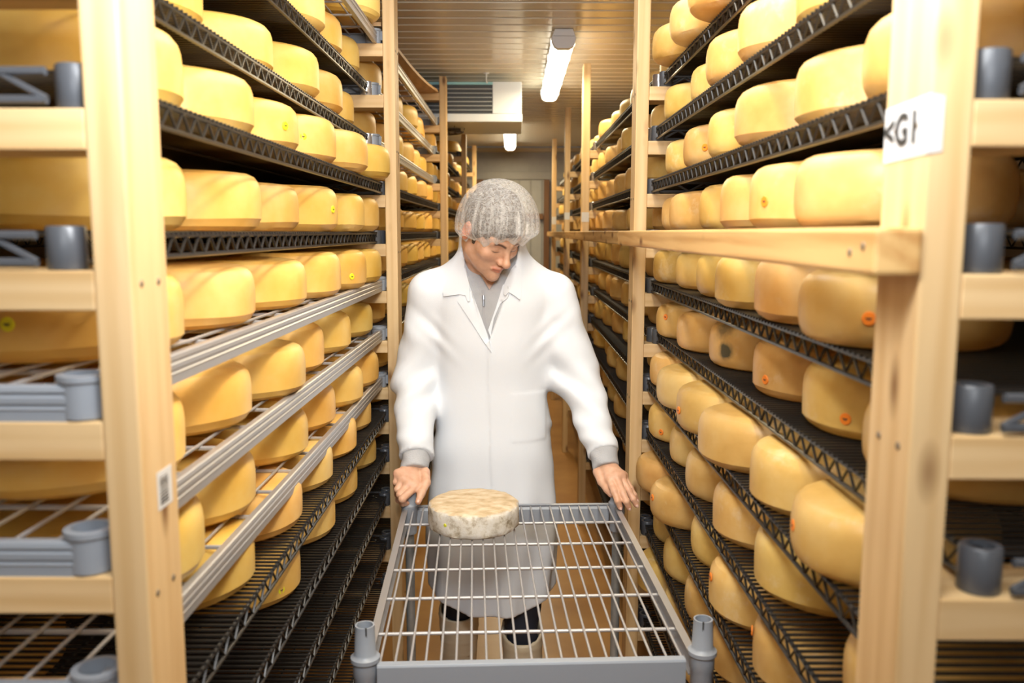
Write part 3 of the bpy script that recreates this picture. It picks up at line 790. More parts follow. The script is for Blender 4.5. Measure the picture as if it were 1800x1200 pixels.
#==PART3==
# ------------------------------------------------------------------ the cheesemaker: smooth distance fields meshed with surface nets
def snet(fn, lo, hi, h):
    lo = np.array(lo, np.float32); hi = np.array(hi, np.float32)
    ax = [np.arange(lo[i], hi[i] + h, h, dtype=np.float32) for i in range(3)]
    V = fn(ax[0][:, None, None], ax[1][None, :, None], ax[2][None, None, :]).astype(np.float32)
    ins = V < 0
    nx, ny, nz = V.shape
    cnt = np.zeros((nx - 1, ny - 1, nz - 1), np.int8)
    for a in (0, 1):
        for b in (0, 1):
            for c in (0, 1): cnt += ins[a:nx - 1 + a, b:ny - 1 + b, c:nz - 1 + c]
    act = (cnt > 0) & (cnt < 8)
    ids = np.full(act.shape, -1, np.int32); idx = np.argwhere(act); ids[act] = np.arange(len(idx))
    acc = np.zeros((len(idx), 3), np.float32); num = np.zeros(len(idx), np.float32)
    cor = [(a, b, c) for a in (0, 1) for b in (0, 1) for c in (0, 1)]
    for i, p in enumerate(cor):
        for q in cor[i + 1:]:
            if sum(abs(u - v) for u, v in zip(p, q)) != 1: continue
            va = V[idx[:, 0] + p[0], idx[:, 1] + p[1], idx[:, 2] + p[2]]; vb = V[idx[:, 0] + q[0], idx[:, 1] + q[1], idx[:, 2] + q[2]]
            m = (va < 0) != (vb < 0)
            t = np.where(m, va / np.where(m, va - vb, 1), 0)[:, None]
            pt = np.array(p, np.float32) + (np.array(q, np.float32) - np.array(p, np.float32)) * t
            acc[m] += pt[m]; num[m] += 1
    P = lo + (idx + acc / num[:, None]) * h
    F = []
    def quads(s0, s1, off):
        e = np.argwhere(s0 != s1)
        if not len(e): return
        c = [ids[tuple((e + np.array(o)).T)] for o in off]
        q = np.stack(c, 1); fl = s0[tuple(e.T)]
        q[~fl] = q[~fl][:, ::-1]
        F.append(q)
    quads(ins[:-1, 1:-1, 1:-1], ins[1:, 1:-1, 1:-1], [(0, 0, 0), (0, 1, 0), (0, 1, 1), (0, 0, 1)])
    quads(ins[1:-1, :-1, 1:-1], ins[1:-1, 1:, 1:-1], [(0, 0, 0), (0, 0, 1), (1, 0, 1), (1, 0, 0)])
    quads(ins[1:-1, 1:-1, :-1], ins[1:-1, 1:-1, 1:], [(0, 0, 0), (1, 0, 0), (1, 1, 0), (0, 1, 0)])
    return P, np.concatenate(F)
def np_mesh(name, P, F, mat, col=None):
    me = bpy.data.meshes.new(name)
    me.vertices.add(len(P)); me.vertices.foreach_set('co', np.asarray(P, np.float32).ravel())
    F = np.asarray(F, np.int32)
    me.loops.add(F.size); me.loops.foreach_set('vertex_index', F.ravel())
    me.polygons.add(len(F)); me.polygons.foreach_set('loop_start', np.arange(len(F), dtype=np.int32) * F.shape[1])
    me.polygons.foreach_set('use_smooth', np.ones(len(F), bool))
    me.update(); me.validate()
    me.materials.append(mat)
    if col is not None:
        at = me.color_attributes.new('tint', 'FLOAT_COLOR', 'POINT')
        at.data.foreach_set('color', np.concatenate([col, np.ones((len(col), 1))], 1).astype(np.float32).ravel())
    return me
def smin(a, b, k):
    h = np.clip(.5 + .5 * (b - a) / k, 0, 1)
    return b + (a - b) * h - k * h * (1 - h)
def smax(a, b, k): return -smin(-a, -b, k)
def capd(x, y, z, a, b, ra, rb):
    a = np.asarray(a, np.float32); b = np.asarray(b, np.float32); d = b - a
    t = np.clip(((x - a[0]) * d[0] + (y - a[1]) * d[1] + (z - a[2]) * d[2]) / float(d @ d), 0, 1)
    return np.sqrt((x - a[0] - d[0] * t) ** 2 + (y - a[1] - d[1] * t) ** 2 + (z - a[2] - d[2] * t) ** 2) - (ra + (rb - ra) * t)
def elld(x, y, z, c, r):
    X, Y, Z = x - c[0], y - c[1], z - c[2]
    k0 = np.sqrt((X / r[0]) ** 2 + (Y / r[1]) ** 2 + (Z / r[2]) ** 2)
    k1 = np.sqrt((X / r[0] ** 2) ** 2 + (Y / r[1] ** 2) ** 2 + (Z / r[2] ** 2) ** 2) + 1e-9
    return k0 * (k0 - 1) / k1
def sstep(a, b, v):
    t = np.clip((v - a) / (b - a), 0, 1); return t * t * (3 - 2 * t)

# head frame: x to the picture's right, y out of the face, z up
HA = np.array([[0.7828, 0.5071, 0.3607], [0.6218, -0.6132, -0.4872], [0.0258, -0.6057, 0.7953]], np.float32)
HC = np.array([-.0632, 2.4681, CAM_H + .003], np.float32)
def tol(x, y, z):
    X, Y, Z = x - HC[0], y - HC[1], z - HC[2]
    return [HA[0, i] * X + HA[1, i] * Y + HA[2, i] * Z for i in range(3)]
def tow(l): return HC + HA @ np.asarray(l, np.float32)
NECK_T = tow((0, -.03, -.065)); NECK_B = np.array([-.07, 2.615, 1.43])
def head_sdf(x, y, z):
    X, Y, Z = tol(x, y, z); A = np.abs(X)
    d = elld(X, Y, Z, (0, -.012, .035), (.075, .096, .09))
    d = smin(d, elld(X, Y, Z, (0, .026, -.025), (.060, .062, .082)), .03)
    jaw = capd(A, Y, Z, (0, .070, -.098), (.050, .004, -.062), .016, .019)
    d = smin(d, jaw, .032)
    d = smin(d, elld(X, Y, Z, (0, .03, -.07), (.043, .048, .04)), .02)
    d = smin(d, elld(A, Y, Z, (.043, .054, -.028), (.02, .022, .017)), .022)
    d = smin(d, capd(A, Y, Z, (.010, .083, .013), (.044, .068, .014), .010, .009), .014)
    d = smax(d, -(np.sqrt((A - .031) ** 2 + (Y - .099) ** 2 + (Z + .003) ** 2) - .018), .014)
    d = smin(d, np.sqrt((A - .031) ** 2 + (Y - .067) ** 2 + (Z + .004) ** 2) - .0145, .004)
    nose = capd(X, Y, Z, (0, .082, .008), (0, .107, -.034), .0075, .0095)
    nose = smin(nose, np.sqrt(X ** 2 + (Y - .107) ** 2 + (Z + .037) ** 2) - .0115, .008)
    nose = smin(nose, np.sqrt((A - .0115) ** 2 + (Y - .094) ** 2 + (Z + .041) ** 2) - .0078, .006)
    d = smin(d, nose, .010)
    d = smax(d, -(np.sqrt((A - .006) ** 2 + (Y - .100) ** 2 + (Z + .0485) ** 2) - .0032), .003)
    up = capd(A, Y, Z, (0, .0905, -.0645), (.021, .0825, -.0675), .0065, .0034)
    dn = capd(A, Y, Z, (0, .0885, -.0745), (.019, .0815, -.0695), .0070, .0034)
    d = smin(d, up, .006); d = smin(d, dn, .006)
    d = smax(d, -(capd(A, Y, Z, (0, .099, -.0695), (.022, .087, -.0682), .0020, .0011)), .003)
    d = smin(d, np.sqrt(X ** 2 + (Y - .074) ** 2 + (Z + .102) ** 2) - .0165, .018)
    ear = elld(A, Y, Z, (.078, -.014, -.006), (.009, .017, .03))
    ear = smax(ear, -elld(A, Y, Z, (.087, -.010, -.004), (.008, .010, .018)), .006)
    d = smin(d, ear, .006)
    d = smin(d, capd(x, y, z, NECK_T, NECK_B, .052, .060), .022)
    return d
def head_tint(P):
    X, Y, Z = tol(P[:, 0], P[:, 1], P[:, 2]); A = np.abs(X)
    c = np.ones((len(P), 3), np.float32)
    def mix(w, col):
        c[:] = c * (1 - w[:, None]) + np.array(col, np.float32) * w[:, None]
    front = sstep(.03, .06, Y)
    mix(.35 * np.exp(-((A - .04) / .022) ** 2 - ((Z + .035) / .022) ** 2) * front, (1.0, .80, .74))
    mix(.5 * np.exp(-(X / .016) ** 2 - ((Z + .04) / .014) ** 2) * front, (1.0, .80, .74))
    mix(.75 * sstep(.07, .08, A) * sstep(-.045, -.03, Z), (1.0, .62, .56))
    lipw = np.exp(-((Z + .0695 - 2.6 * A ** 2) / .0088) ** 4) * sstep(.026, .019, A) * sstep(.07, .078, Y)
    mix(.85 * lipw, (.86, .46, .42))
    mix(.8 * np.exp(-((Z + .0697 - 2.6 * A ** 2) / .0016) ** 2) * sstep(.024, .019, A) * sstep(.07, .078, Y), (.42, .2, .17))
    brow = np.exp(-((Z - .0105 - .006 * np.sin(np.clip((A - .012) / .036, 0, 1) * 2.6)) / .0042) ** 4) * sstep(.009, .014, A) * sstep(.050, .042, A) * sstep(.045, .055, Y)
    mix(.92 * brow, (.13, .08, .06))
    lash = np.exp(-((Z + .0125 - .004 * ((A - .031) / .014) ** 2) / .0018) ** 2) * sstep(.016, .006, np.abs(A - .031)) * sstep(.05, .06, Y)
    mix(.9 * lash, (.12, .08, .06))
    mix(.25 * np.exp(-((Z + .09) / .03) ** 2) * sstep(-.02, .02, Y) * sstep(.03, .045, A + .3 * Y), (.72, .66, .62))
    return c
def hand_sdf(W, mcp, fing, thumb, rw):
    def fn(x, y, z):
        d = capd(x, y, z, W[0], W[1], rw * 1.02, rw)
        for k, m in enumerate(mcp):
            d = smin(d, capd(x, y, z, W[1], m, rw * .72, .0125 - .0007 * k), .016)
        for a, b in zip(mcp[:-1], mcp[1:]):
            d = smin(d, capd(x, y, z, a, b, .0105, .0105), .012)
        for k, f in enumerate(fing):
            r0 = (.0100, .0103, .0098, .0086)[k]
            rs = [r0 * 1.1, r0, r0 * .9, r0 * .76]
            pts = [mcp[k]] + f
            g = None
            for q in range(len(pts) - 1):
                s_ = capd(x, y, z, pts[q], pts[q + 1], rs[q], rs[q + 1])
                g = s_ if g is None else smin(g, s_, .004)
            d = smin(d, g, .0045)
        g = None
        rs = [.0165, .0125, .0108, .0082]
        for q in range(len(thumb) - 1):
            s_ = capd(x, y, z, thumb[q], thumb[q + 1], rs[q], rs[q + 1])
            g = s_ if g is None else smin(g, s_, .006)
        return smin(d, g, .009)
    return fn
pp = lambda l, s=0.: [px(a, b, c - s * sstep(2.46, 2.41, c)) for a, b, c in l]
LH = dict(W=pp([(729, 795, 2.455), (728, 820, 2.425)], .038), mcp=pp([(730, 856, 2.345), (718, 851, 2.350), (707, 842, 2.362), (699, 832, 2.378)], .038),
          fing=[pp([(707, 877, 2.298), (708, 884, 2.318), (717, 884, 2.335)], .038), pp([(703, 869, 2.320), (701, 878, 2.345), (709, 881, 2.362)], .038),
                pp([(699, 860, 2.340), (699, 869, 2.368), (707, 872, 2.38)], .038), pp([(696, 848, 2.36), (697, 857, 2.385), (704, 860, 2.39)], .038)],
          thumb=pp([(746, 830, 2.405), (749, 848, 2.365), (740, 868, 2.325), (735, 882, 2.305)], .038), rw=.0285)
RH_ = dict(W=pp([(1058, 795, 2.45), (1064, 818, 2.42)], .018), mcp=pp([(1072, 842, 2.362), (1083, 838, 2.362), (1091, 836, 2.37), (1096, 836, 2.385)], .018),
           fing=[pp([(1080, 864, 2.318), (1086, 880, 2.302), (1090, 891, 2.304)], .018), pp([(1094, 865, 2.316), (1101, 881, 2.300), (1105.5, 892, 2.303)], .018),
                 pp([(1105, 862, 2.334), (1113, 877, 2.322), (1118.5, 887, 2.322)], .018), pp([(1108, 858, 2.362), (1115, 870, 2.355), (1119, 878, 2.356)], .018)],
           thumb=pp([(1052, 829, 2.405), (1058, 846, 2.375), (1068, 860, 2.352), (1074, 869, 2.345)], .018), rw=.0275)

SHX = (-.252, .122)
ARM = {-1: (np.array([SHX[0], 2.60, 1.415]), px(728, 668, 2.60), px(731, 803, 2.415)),
       1: (np.array([SHX[1], 2.60, 1.415]), px(1019, 668, 2.58), px(1061, 797, 2.425))}
TZ = [.30, .44, .70, .93, 1.12, 1.30, 1.39, 1.46, 1.52]
TA = [.192, .195, .205, .186, .170, .183, .188, .165, .10]
TB = [.155, .155, .158, .142, .128, .135, .128, .108, .08]
TY = [2.62, 2.62, 2.62, 2.62, 2.625, 2.62, 2.61, 2.605, 2.60]
BX = -.066
_zz = np.linspace(.2, 1.7, 301); _k = np.exp(-np.linspace(-2.5, 2.5, 41) ** 2); _k /= _k.sum()
def _smooth(T): return np.convolve(np.pad(np.interp(_zz, TZ, T), 20, 'edge'), _k, 'valid')
TA, TB, TY = _smooth(TA), _smooth(TB), _smooth(TY); TZ = _zz
def torso(x, y, z, inset=0.):
    a = np.interp(z.ravel(), TZ, TA).astype(np.float32).reshape(z.shape) - inset
    b = np.interp(z.ravel(), TZ, TB).astype(np.float32).reshape(z.shape) - inset
    cy = np.interp(z.ravel(), TZ, TY).astype(np.float32).reshape(z.shape)
    u = np.abs((x - BX) / a) ** 2.5; v = np.abs((y - cy) / b) ** 2.5
    k = (u + v) ** .4
    return (k - 1) * np.minimum(a, b) * .95
def sleeves(x, y, z, ru, re, rw):
    g = None
    for s in (-1, 1):
        sh, el, wr = ARM[s]
        d = smin(capd(x, y, z, sh, el, ru, re), capd(x, y, z, el, wr, re, rw * (1.0 if s < 0 else .92)), .03)
        g = d if g is None else np.minimum(g, d)
    return g
def shoulders(x, y, z, r):
    g = None
    for s in (-1, 1):
        d = capd(x, y, z, (BX + s * .055, 2.605, 1.475), (SHX[0 if s < 0 else 1], 2.60, 1.418), r + .006, r)
        g = d if g is None else np.minimum(g, d)
    return g
def folds(x, y, z):
    az = np.arctan2(x - BX, 2.62 - y)
    d = .0055 * np.sin(az * 10 + 2.2 * np.sin(z * 5.)) * sstep(1.02, .55, z)
    d = d + .0030 * np.sin(z * 46 + x * 30 + 5 * np.sin(x * 14)) * np.exp(-((z - 1.02) / .16) ** 2) * sstep(.10, .2, np.abs(x - BX))
    arm = sstep(.155, .20, np.abs(x - BX)) * sstep(.9, .96, z)
    d = d + arm * (.0060 * np.sin(z * 62 + np.abs(x - BX) * 55 + y * 24) * np.exp(-((z - 1.13) / .085) ** 2))
    d = d + arm * (.0045 * np.sin(z * 38 - y * 40 + x * 20) * np.exp(-((z - 1.30) / .07) ** 2))
    d = d + arm * (.003 * np.sin(z * 95 + y * 30) * np.exp(-((z - 1.0) / .04) ** 2))
    # pulls from the armpits across the chest
    for s in (-1, 1):
        u = (x - BX - s * .17); q = (z - 1.30)
        ln = q - s * u * .9
        d = d + .0024 * np.sin(ln * 95) * np.exp(-(ln / .045) ** 2) * np.exp(-(u / .055) ** 2)
    d = d + .0016 * np.sin(11 * x + 17 * z) * np.sin(23 * z - 9 * x)
    return d
def coat_sdf(x, y, z, wedge=True):
    d = torso(x, y, z)
    d = smin(d, shoulders(x, y, z, .056), .04)
    sl = sleeves(x, y, z, .064, .063, .052)
    for s in (-1, 1):
        el, wr = ARM[s][1], ARM[s][2]
        dr = (wr - el) / np.linalg.norm(wr - el)
        cut = (x - wr[0]) * dr[0] + (y - wr[1]) * dr[1] + (z - wr[2]) * dr[2]
        side = (x < BX) if s < 0 else (x >= BX)
        sl = np.where(side, np.maximum(sl, cut), sl)
    d = np.where(x < BX, smin(d, sl, .036), smin(d, sl, .016 + .056 * sstep(1.06, 1.14, z) * sstep(1.40, 1.28, z)))
    d = d + folds(x, y, z)
    front = y < 2.60
    # the right front laps over the left one: a raised edge running down from the V
    edge = -.070 + .010 * np.sin(z * 3.0 + .4) + sstep(.75, .45, z) * .02
    d = d - .0045 * front * sstep(1.36, 1.20, z) * sstep(0, .004, x - edge) * sstep(.14, .06, x - edge)
    # patch pocket on the chest, picture right
    pk = (np.abs(x - .045) < .055) & (z < 1.125) & (z > .98) & front
    d = d - .0016 * pk
    # hem
    hem = .452 + .03 * np.exp(-((x - BX + .10) / .07) ** 2) * 0 - .012 * np.cos((x - BX) * 9) + .03 * sstep(.05, .2, np.abs(x - BX))
    d = np.maximum(d, hem - z)
    # collar stand round the neck
    nk = capd(x, y, z, NECK_B + np.array([0, .012, .0]), NECK_B + np.array([.004, -.03, .15]), .080, .079)
    ring = np.maximum(np.maximum(nk, z - (1.548 - .35 * (2.62 - y) * 0)), 1.44 - z)
    d = smin(d, ring, .02)
    if wedge:
        wdt = np.interp(z.ravel(), [1.27, 1.45, 1.50, 1.56], [0, .058, .072, .085]).astype(np.float32).reshape(z.shape)
        ctr = np.interp(z.ravel(), [1.27, 1.50], [-.078, -.070]).astype(np.float32).reshape(z.shape)
        wd = np.maximum(np.abs(x - ctr) - wdt, np.maximum(1.27 - z, y - 2.60))
        d = np.maximum(d, -wd)
        hole = capd(x, y, z, NECK_B + np.array([0, .012, -.06]), NECK_B + np.array([.004, -.035, .20]), .072, .071)
        d = np.maximum(d, -hole)
    return d
def hoodie_sdf(x, y, z):
    d = torso(x, y, z, .014)
    d = smin(d, shoulders(x, y, z, .045), .04)
    d = np.maximum(d, .62 - z)
    g = None
    for s, Wp, r0, r1 in ((-1, LH['W'], .040, .0400), (1, RH_['W'], .038, .0365)):
        sh, el, wr = ARM[s]
        e2 = Wp[1] + (Wp[1] - Wp[0]) * (.55 if s < 0 else .45)
        q = smin(capd(x, y, z, sh, el, .048, .042), np.minimum(capd(x, y, z, el, wr, .042, .040), capd(x, y, z, wr, e2, .0405, r1)), .02)
        dr = (e2 - el) / np.linalg.norm(e2 - el)
        cut = (x - e2[0]) * dr[0] + (y - e2[1]) * dr[1] + (z - e2[2]) * dr[2]
        q = np.maximum(q, cut + .012)
        q = q + .0012 * np.sin(z * 160 + x * 60) * (z < 1.0)
        q = np.maximum(q, -(cut + .012 + .004) - 9 * (cut < -.03)) if False else q
        g = q if g is None else np.minimum(g, q)
    d = smin(d, g, .02)
    nk = capd(x, y, z, NECK_B + np.array([0, .005, 0]), NECK_B + np.array([.004, -.035, .15]), .068, .0655)
    col = np.maximum(nk, z - (1.455 + .42 * (np.abs(x + .068)) + .12 * (y - 2.5)))
    d = smin(d, col, .012)
    d = d + .0016 * np.sin(z * 130 + 40 * np.abs(x + .07)) * sstep(1.38, 1.43, z) * (y < 2.6)
    vn = np.maximum(np.abs(x + .072) - np.clip((z - 1.432), 0, 1) * .62, y - 2.60)
    d = np.maximum(d, -np.maximum(vn, 1.432 - z))
    hole = capd(x, y, z, NECK_B + np.array([0, .005, -.05]), NECK_B + np.array([.004, -.04, .20]), .0615, .0595)
    return np.maximum(d, -hole)

def skin_mat():
    m, nt, b = node_mat('skin'); L = nt.links
    at = N(nt, 'ShaderNodeAttribute'); at.attribute_name = 'tint'
    tc = N(nt, 'ShaderNodeTexCoord'); n = N(nt, 'ShaderNodeTexNoise'); n.inputs['Scale'].default_value = 60; n.inputs['Detail'].default_value = 4
    L.new(tc.outputs['Object'], n.inputs['Vector'])
    r = ramp(nt, [(.35, (.66, .37, .235)), (.65, (.74, .45, .30))]); L.new(n.outputs['Fac'], r.inputs['Fac'])
    mx = N(nt, 'ShaderNodeMix', data_type='RGBA', blend_type='MULTIPLY'); mx.inputs[0].default_value = 1
    L.new(r.outputs['Color'], mx.inputs[6]); L.new(at.outputs['Color'], mx.inputs[7])
    L.new(mx.outputs[2], b.inputs['Base Color'])
    b.inputs['Roughness'].default_value = .45
    b.inputs['Subsurface Weight'].default_value = .12; b.inputs['Subsurface Radius'].default_value = (.01, .004, .002); b.inputs['Subsurface Scale'].default_value = .6
    return m
M_skin = skin_mat()
person = thing('person', 'young man in white lab coat and hair net looking down, hands on the trolley posts', 'person', (BX, 2.62, 0))
def wput(name, me, parent):
    """put a mesh given in world coordinates under a parent that stands unrotated in the world"""
    o = bpy.data.objects.new(name, me); COL.objects.link(o)
    o.parent = parent
    off = Vector((0, 0, 0)); p = parent
    while p is not None: off += p.location; p = p.parent
    o.location = -off
    return o
# body: head and neck, hands, and the trunk, arms and legs the clothes hang on
parts = []
Ph, Fh = snet(head_sdf, (-.20, 2.33, 1.40), (.06, 2.69, 1.76), .0024)
parts.append((Ph, Fh, head_tint(Ph)))
for H_ in (LH, RH_):
    allp = np.array(H_['W'] + H_['mcp'] + sum(H_['fing'], []) + H_['thumb'])
    Pq, Fq = snet(hand_sdf(**H_), allp.min(0) - .045, allp.max(0) + .045, .0017)
    cq = np.ones((len(Pq), 3), np.float32)
    tips = [f[-1] for f in H_['fing']] + [H_['thumb'][-1]]
    for tp in tips + [m for m in H_['mcp']]:
        w_ = .45 * np.exp(-((Pq - tp) ** 2).sum(1) / .011 ** 2)[:, None]
        cq = cq * (1 - w_) + np.array([1.0, .74, .68], np.float32) * w_
    parts.append((Pq, Fq, cq))
def trunk(x, y, z):
    d = torso(x, y, z, .03)
    d = smin(d, shoulders(x, y, z, .032), .04)
    for s, H_ in ((-1, LH), (1, RH_)):
        sh, el, wr = ARM[s]
        d = smin(d, smin(capd(x, y, z, sh, el, .044, .036), capd(x, y, z, el, H_['W'][0], .036, .026), .02), .02)
    d = smin(d, capd(x, y, z, NECK_T, NECK_B, .048, .055), .03)
    d = np.maximum(d, .70 - z)
    for hx, k, f in LEGS:
        d = smin(d, smin(capd(x, y, z, (hx, 2.63, .80), k, .072, .048), capd(x, y, z, k, f, .046, .034), .02), .03)
    return d
LEGS = (((BX - .085), np.array([-.175, 2.64, .47]), np.array([-.18, 2.69, .09])), ((BX + .085), np.array([.025, 2.55, .47]), np.array([.035, 2.53, .09])))
Pt, Ft = snet(trunk, (-.42, 2.36, .03), (.34, 2.84, 1.56), .011)
parts.append((Pt, Ft, np.ones((len(Pt), 3), np.float32)))
off = 0; PP = []; FF = []; CC = []
for p, f, c in parts:
    PP.append(p); FF.append(f + off); CC.append(c); off += len(p)
wput('body', np_mesh('body', np.concatenate(PP), np.concatenate(FF), M_skin, np.concatenate(CC)), person)
# finger nails
M_nail = plain('finger_nail', (.80, .52, .42), .3)
nl = MB().lathe([(0, .0011), (.0024, .0009), (.0037, .0001), (.0039, -.0008)], 12).mesh('finger_nail', M_nail, smooth=True)
for H_ in (LH, RH_):
    for fi, f in enumerate(H_['fing'] + [H_['thumb'][1:]]):
        if H_ is LH and fi < 4: continue
        a, b = np.array(f[-2]), np.array(f[-1]); t_ = (b - a) / np.linalg.norm(b - a)
        nrm = np.array([0, -1., .25]); nrm -= t_ * (nrm @ t_); nrm /= np.linalg.norm(nrm)
        o = wput('finger_nail', nl, person)
        sd = np.cross(t_, nrm)
        mm = Matrix(((sd[0] * .95, t_[0] * 1.35, nrm[0], 0), (sd[1] * .95, t_[1] * 1.35, nrm[1], 0), (sd[2] * .95, t_[2] * 1.35, nrm[2], 0), (0, 0, 0, 1)))
        pos = b + t_ * .0015 + nrm * (.0072 if fi < 4 else .0078)
        o.matrix_local = Matrix.Translation(Vector(pos) - person.location) @ mm

def cloth_mat(name, col, bscale, bump, var):
    m = plain(name, col, .85, 0, .2, bump, bscale, var); return m
M_coat = plain('white_coat_cotton', (.79, .83, .88), .8, 0, .15, .12, 420)
M_hood = plain('grey_marl_jersey', (.46, .465, .48), .9, 0, .1, .5, 260, .16)
M_navy = plain('navy_trouser', (.018, .022, .036), .8)
M_boot = plain('cream_rubber', (.66, .56, .40), .42, 0, .5, 0, 1, .05)
Pc, Fc = snet(coat_sdf, (-.42, 2.36, .40), (.34, 2.80, 1.60), .0056)
coat = wput('lab_coat', np_mesh('lab_coat', Pc, Fc, M_coat), person)
Pd, Fd = snet(hoodie_sdf, (-.40, 2.34, .84), (.34, 2.80, 1.58), .0052)
hood = wput('hooded_top', np_mesh('hooded_top', Pd, Fd, M_hood), person)
# cuffs read as separate bands: draw-in at the end of each hoodie sleeve is part of the same knit
def march(pts2, sdf, d0=2.20, d1=2.75, offs=.004):
    out = []
    pts2 = np.asarray(pts2, float)
    dirs = np.stack([(pts2[:, 0] - 900) / FPX, np.ones(len(pts2)), (600 - pts2[:, 1]) / FPX], 1) @ RC
    dirs = dirs / dirs[:, 1:2]
    t_ = np.full(len(pts2), d0); done = np.zeros(len(pts2), bool)
    for it in range(220):
        p = dirs * t_[:, None] + np.array([0, 0, CAM_H])
        x, y, z = [p[:, i].astype(np.float32) for i in range(3)]
        v = sdf(x, y, z)
        done |= v < .0006
        t_ = np.where(done | (t_ > d1), t_, t_ + np.maximum(v * .6, .0008))
    nrm = dirs / np.linalg.norm(dirs, axis=1, keepdims=True)
    return dirs * t_[:, None] + np.array([0, 0, CAM_H]) - nrm * offs
def under(x, y, z): return np.minimum(coat_sdf(x, y, z, True), hoodie_sdf(x, y, z))
def drape(name, poly, mat, parent, offs=.004, thick=.0035, cuts=4):
    bm = bmesh.new()
    vs = [bm.verts.new((x, y, 0)) for x, y in poly]
    f = bm.faces.new(vs)
    bmesh.ops.triangulate(bm, faces=[f])
    for _ in range(cuts):
        ed = [e for e in bm.edges if e.calc_length() > 5]
        if not ed: break
        bmesh.ops.subdivide_edges(bm, edges=ed, cuts=1)
        bmesh.ops.triangulate(bm, faces=[f_ for f_ in bm.faces if len(f_.verts) > 3])
    bmesh.ops.beautify_fill(bm, faces=bm.faces, edges=bm.edges)
    bm.verts.ensure_lookup_table()
    P = march([(v.co.x, v.co.y) for v in bm.verts], under, offs=offs)
    # relax so that the cloth bridges small steps
    nb_ = [[e.other_vert(v).index for e in v.link_edges] for v in bm.verts]
    bm.verts.index_update()
    for _ in range(10):
        P = np.array([P[i] * .5 + P[nb_[i]].mean(0) * .5 if not bm.verts[i].is_boundary else P[i] for i in range(len(P))])
    for v, p in zip(bm.verts, P): v.co = p
    bmesh.ops.recalc_face_normals(bm, faces=bm.faces)
    if sum(f_.normal.y for f_ in bm.faces) > 0: bmesh.ops.reverse_faces(bm, faces=bm.faces)
    bmesh.ops.solidify(bm, geom=bm.faces[:], thickness=thick)
    me = bpy.data.meshes.new(name); bm.to_mesh(me); bm.free()
    me.polygons.foreach_set('use_smooth', [True] * len(me.polygons)); me.set_sharp_from_angle(angle=.9)
    me.materials.append(mat)
    return wput(name, me, parent)
drape('lapel', [(817, 468), (825, 500), (838, 536), (857, 588), (864, 619), (850, 600), (830, 568), (805, 531), (807, 517), (812, 490)], M_coat, coat, .004, .003)
drape('lapel', [(884, 500), (872, 540), (858, 580), (862, 592), (868, 560), (879, 534), (892, 523), (895, 513), (893, 500)], M_coat, coat, .004, .003)
drape('collar', [(817, 434), (816, 470), (825, 500), (826, 529), (822, 530), (818, 519), (807, 517), (780, 521), (778, 513), (790, 480), (803, 444)], M_coat, coat, .0075, .003)
drape('collar', [(899, 472), (893, 484), (886, 500), (884, 516), (888, 519), (894, 513), (904, 519), (914, 527), (916, 522), (917, 490), (915, 456), (908, 462)], M_coat, coat, .0075, .003)
# zip of the hooded top
M_zip = plain('steel_zip', (.25, .25, .26), .35, .8)
drape('zip_tape', [(846.5, 510), (851.5, 510), (853.5, 560), (856, 584), (853, 584), (849, 560)], plain('zip_tape', (.40, .40, .42), .8), hood, .0016, .001, 3)
zp = px(850, 523, 2.44)
q = march([(850, 519), (850.5, 538)], under, offs=.005)
zb = MB().tube([q[0], q[0] * .6 + q[1] * .4], .0042, 8).tube([q[0] * .55 + q[1] * .45, q[1]], [.0036, .0028], 8)
wput('zip_pull', zb.mesh('zip_pull', M_zip, smooth=True), hood)
# trousers and boots
def trous(x, y, z):
    d = None
    for hx, k, f in LEGS:
        q = smin(capd(x, y, z, (hx, 2.63, .80), k, .095, .062), capd(x, y, z, k, f, .060, .026), .02)
        d = q if d is None else smin(d, q, .02)
    d = d + .0022 * np.sin(z * 60 + x * 40 + y * 30)
    return np.maximum(np.maximum(d, z - .85), .27 - z)
Pp, Fp = snet(trous, (-.32, 2.40, .25), (.20, 2.80, .88), .008)
wput('trousers', np_mesh('trousers', Pp, Fp, M_navy), person)
for (hx, k, f), top, slope in zip(LEGS, (.385, .375), (.10, .0)):
    def boot(x, y, z, f=f, k=k, top=top, slope=slope):
        ax = f + (k - f) * .78
        d = capd(x, y, z, f, ax, .052, .066)
        d = smin(d, capd(x, y, z, (f[0], f[1] + .0, .055), (f[0] - .01, f[1] - .15, .045), .050, .044), .04)
        d = smin(d, capd(x, y, z, (f[0], f[1] + .02, .05), (f[0], f[1] + .02, .09), .046, .05), .03)
        zz = z + slope * (y - f[1])
        for rz in (.365, .325, .28, .235, .18): d = d - .0022 * np.exp(-((zz - rz) / .0035) ** 2)
        d = np.maximum(d, .002 - z)
        ct = zz - top - .03 * (y - k[1]) / .06 * 1.0
        d = np.maximum(d, ct)
        inn = capd(x, y, z, f, ax + (k - f) * .3, .046, .061)
        return np.maximum(d, -np.maximum(inn, .22 - z))
    Pb, Fb = snet(boot, (f[0] - .11, f[1] - .24, -.01), (f[0] + .11, f[1] + .11, .47), .0052)
    wput('rubber_boot', np_mesh('rubber_boot', Pb, Fb, M_boot), person)
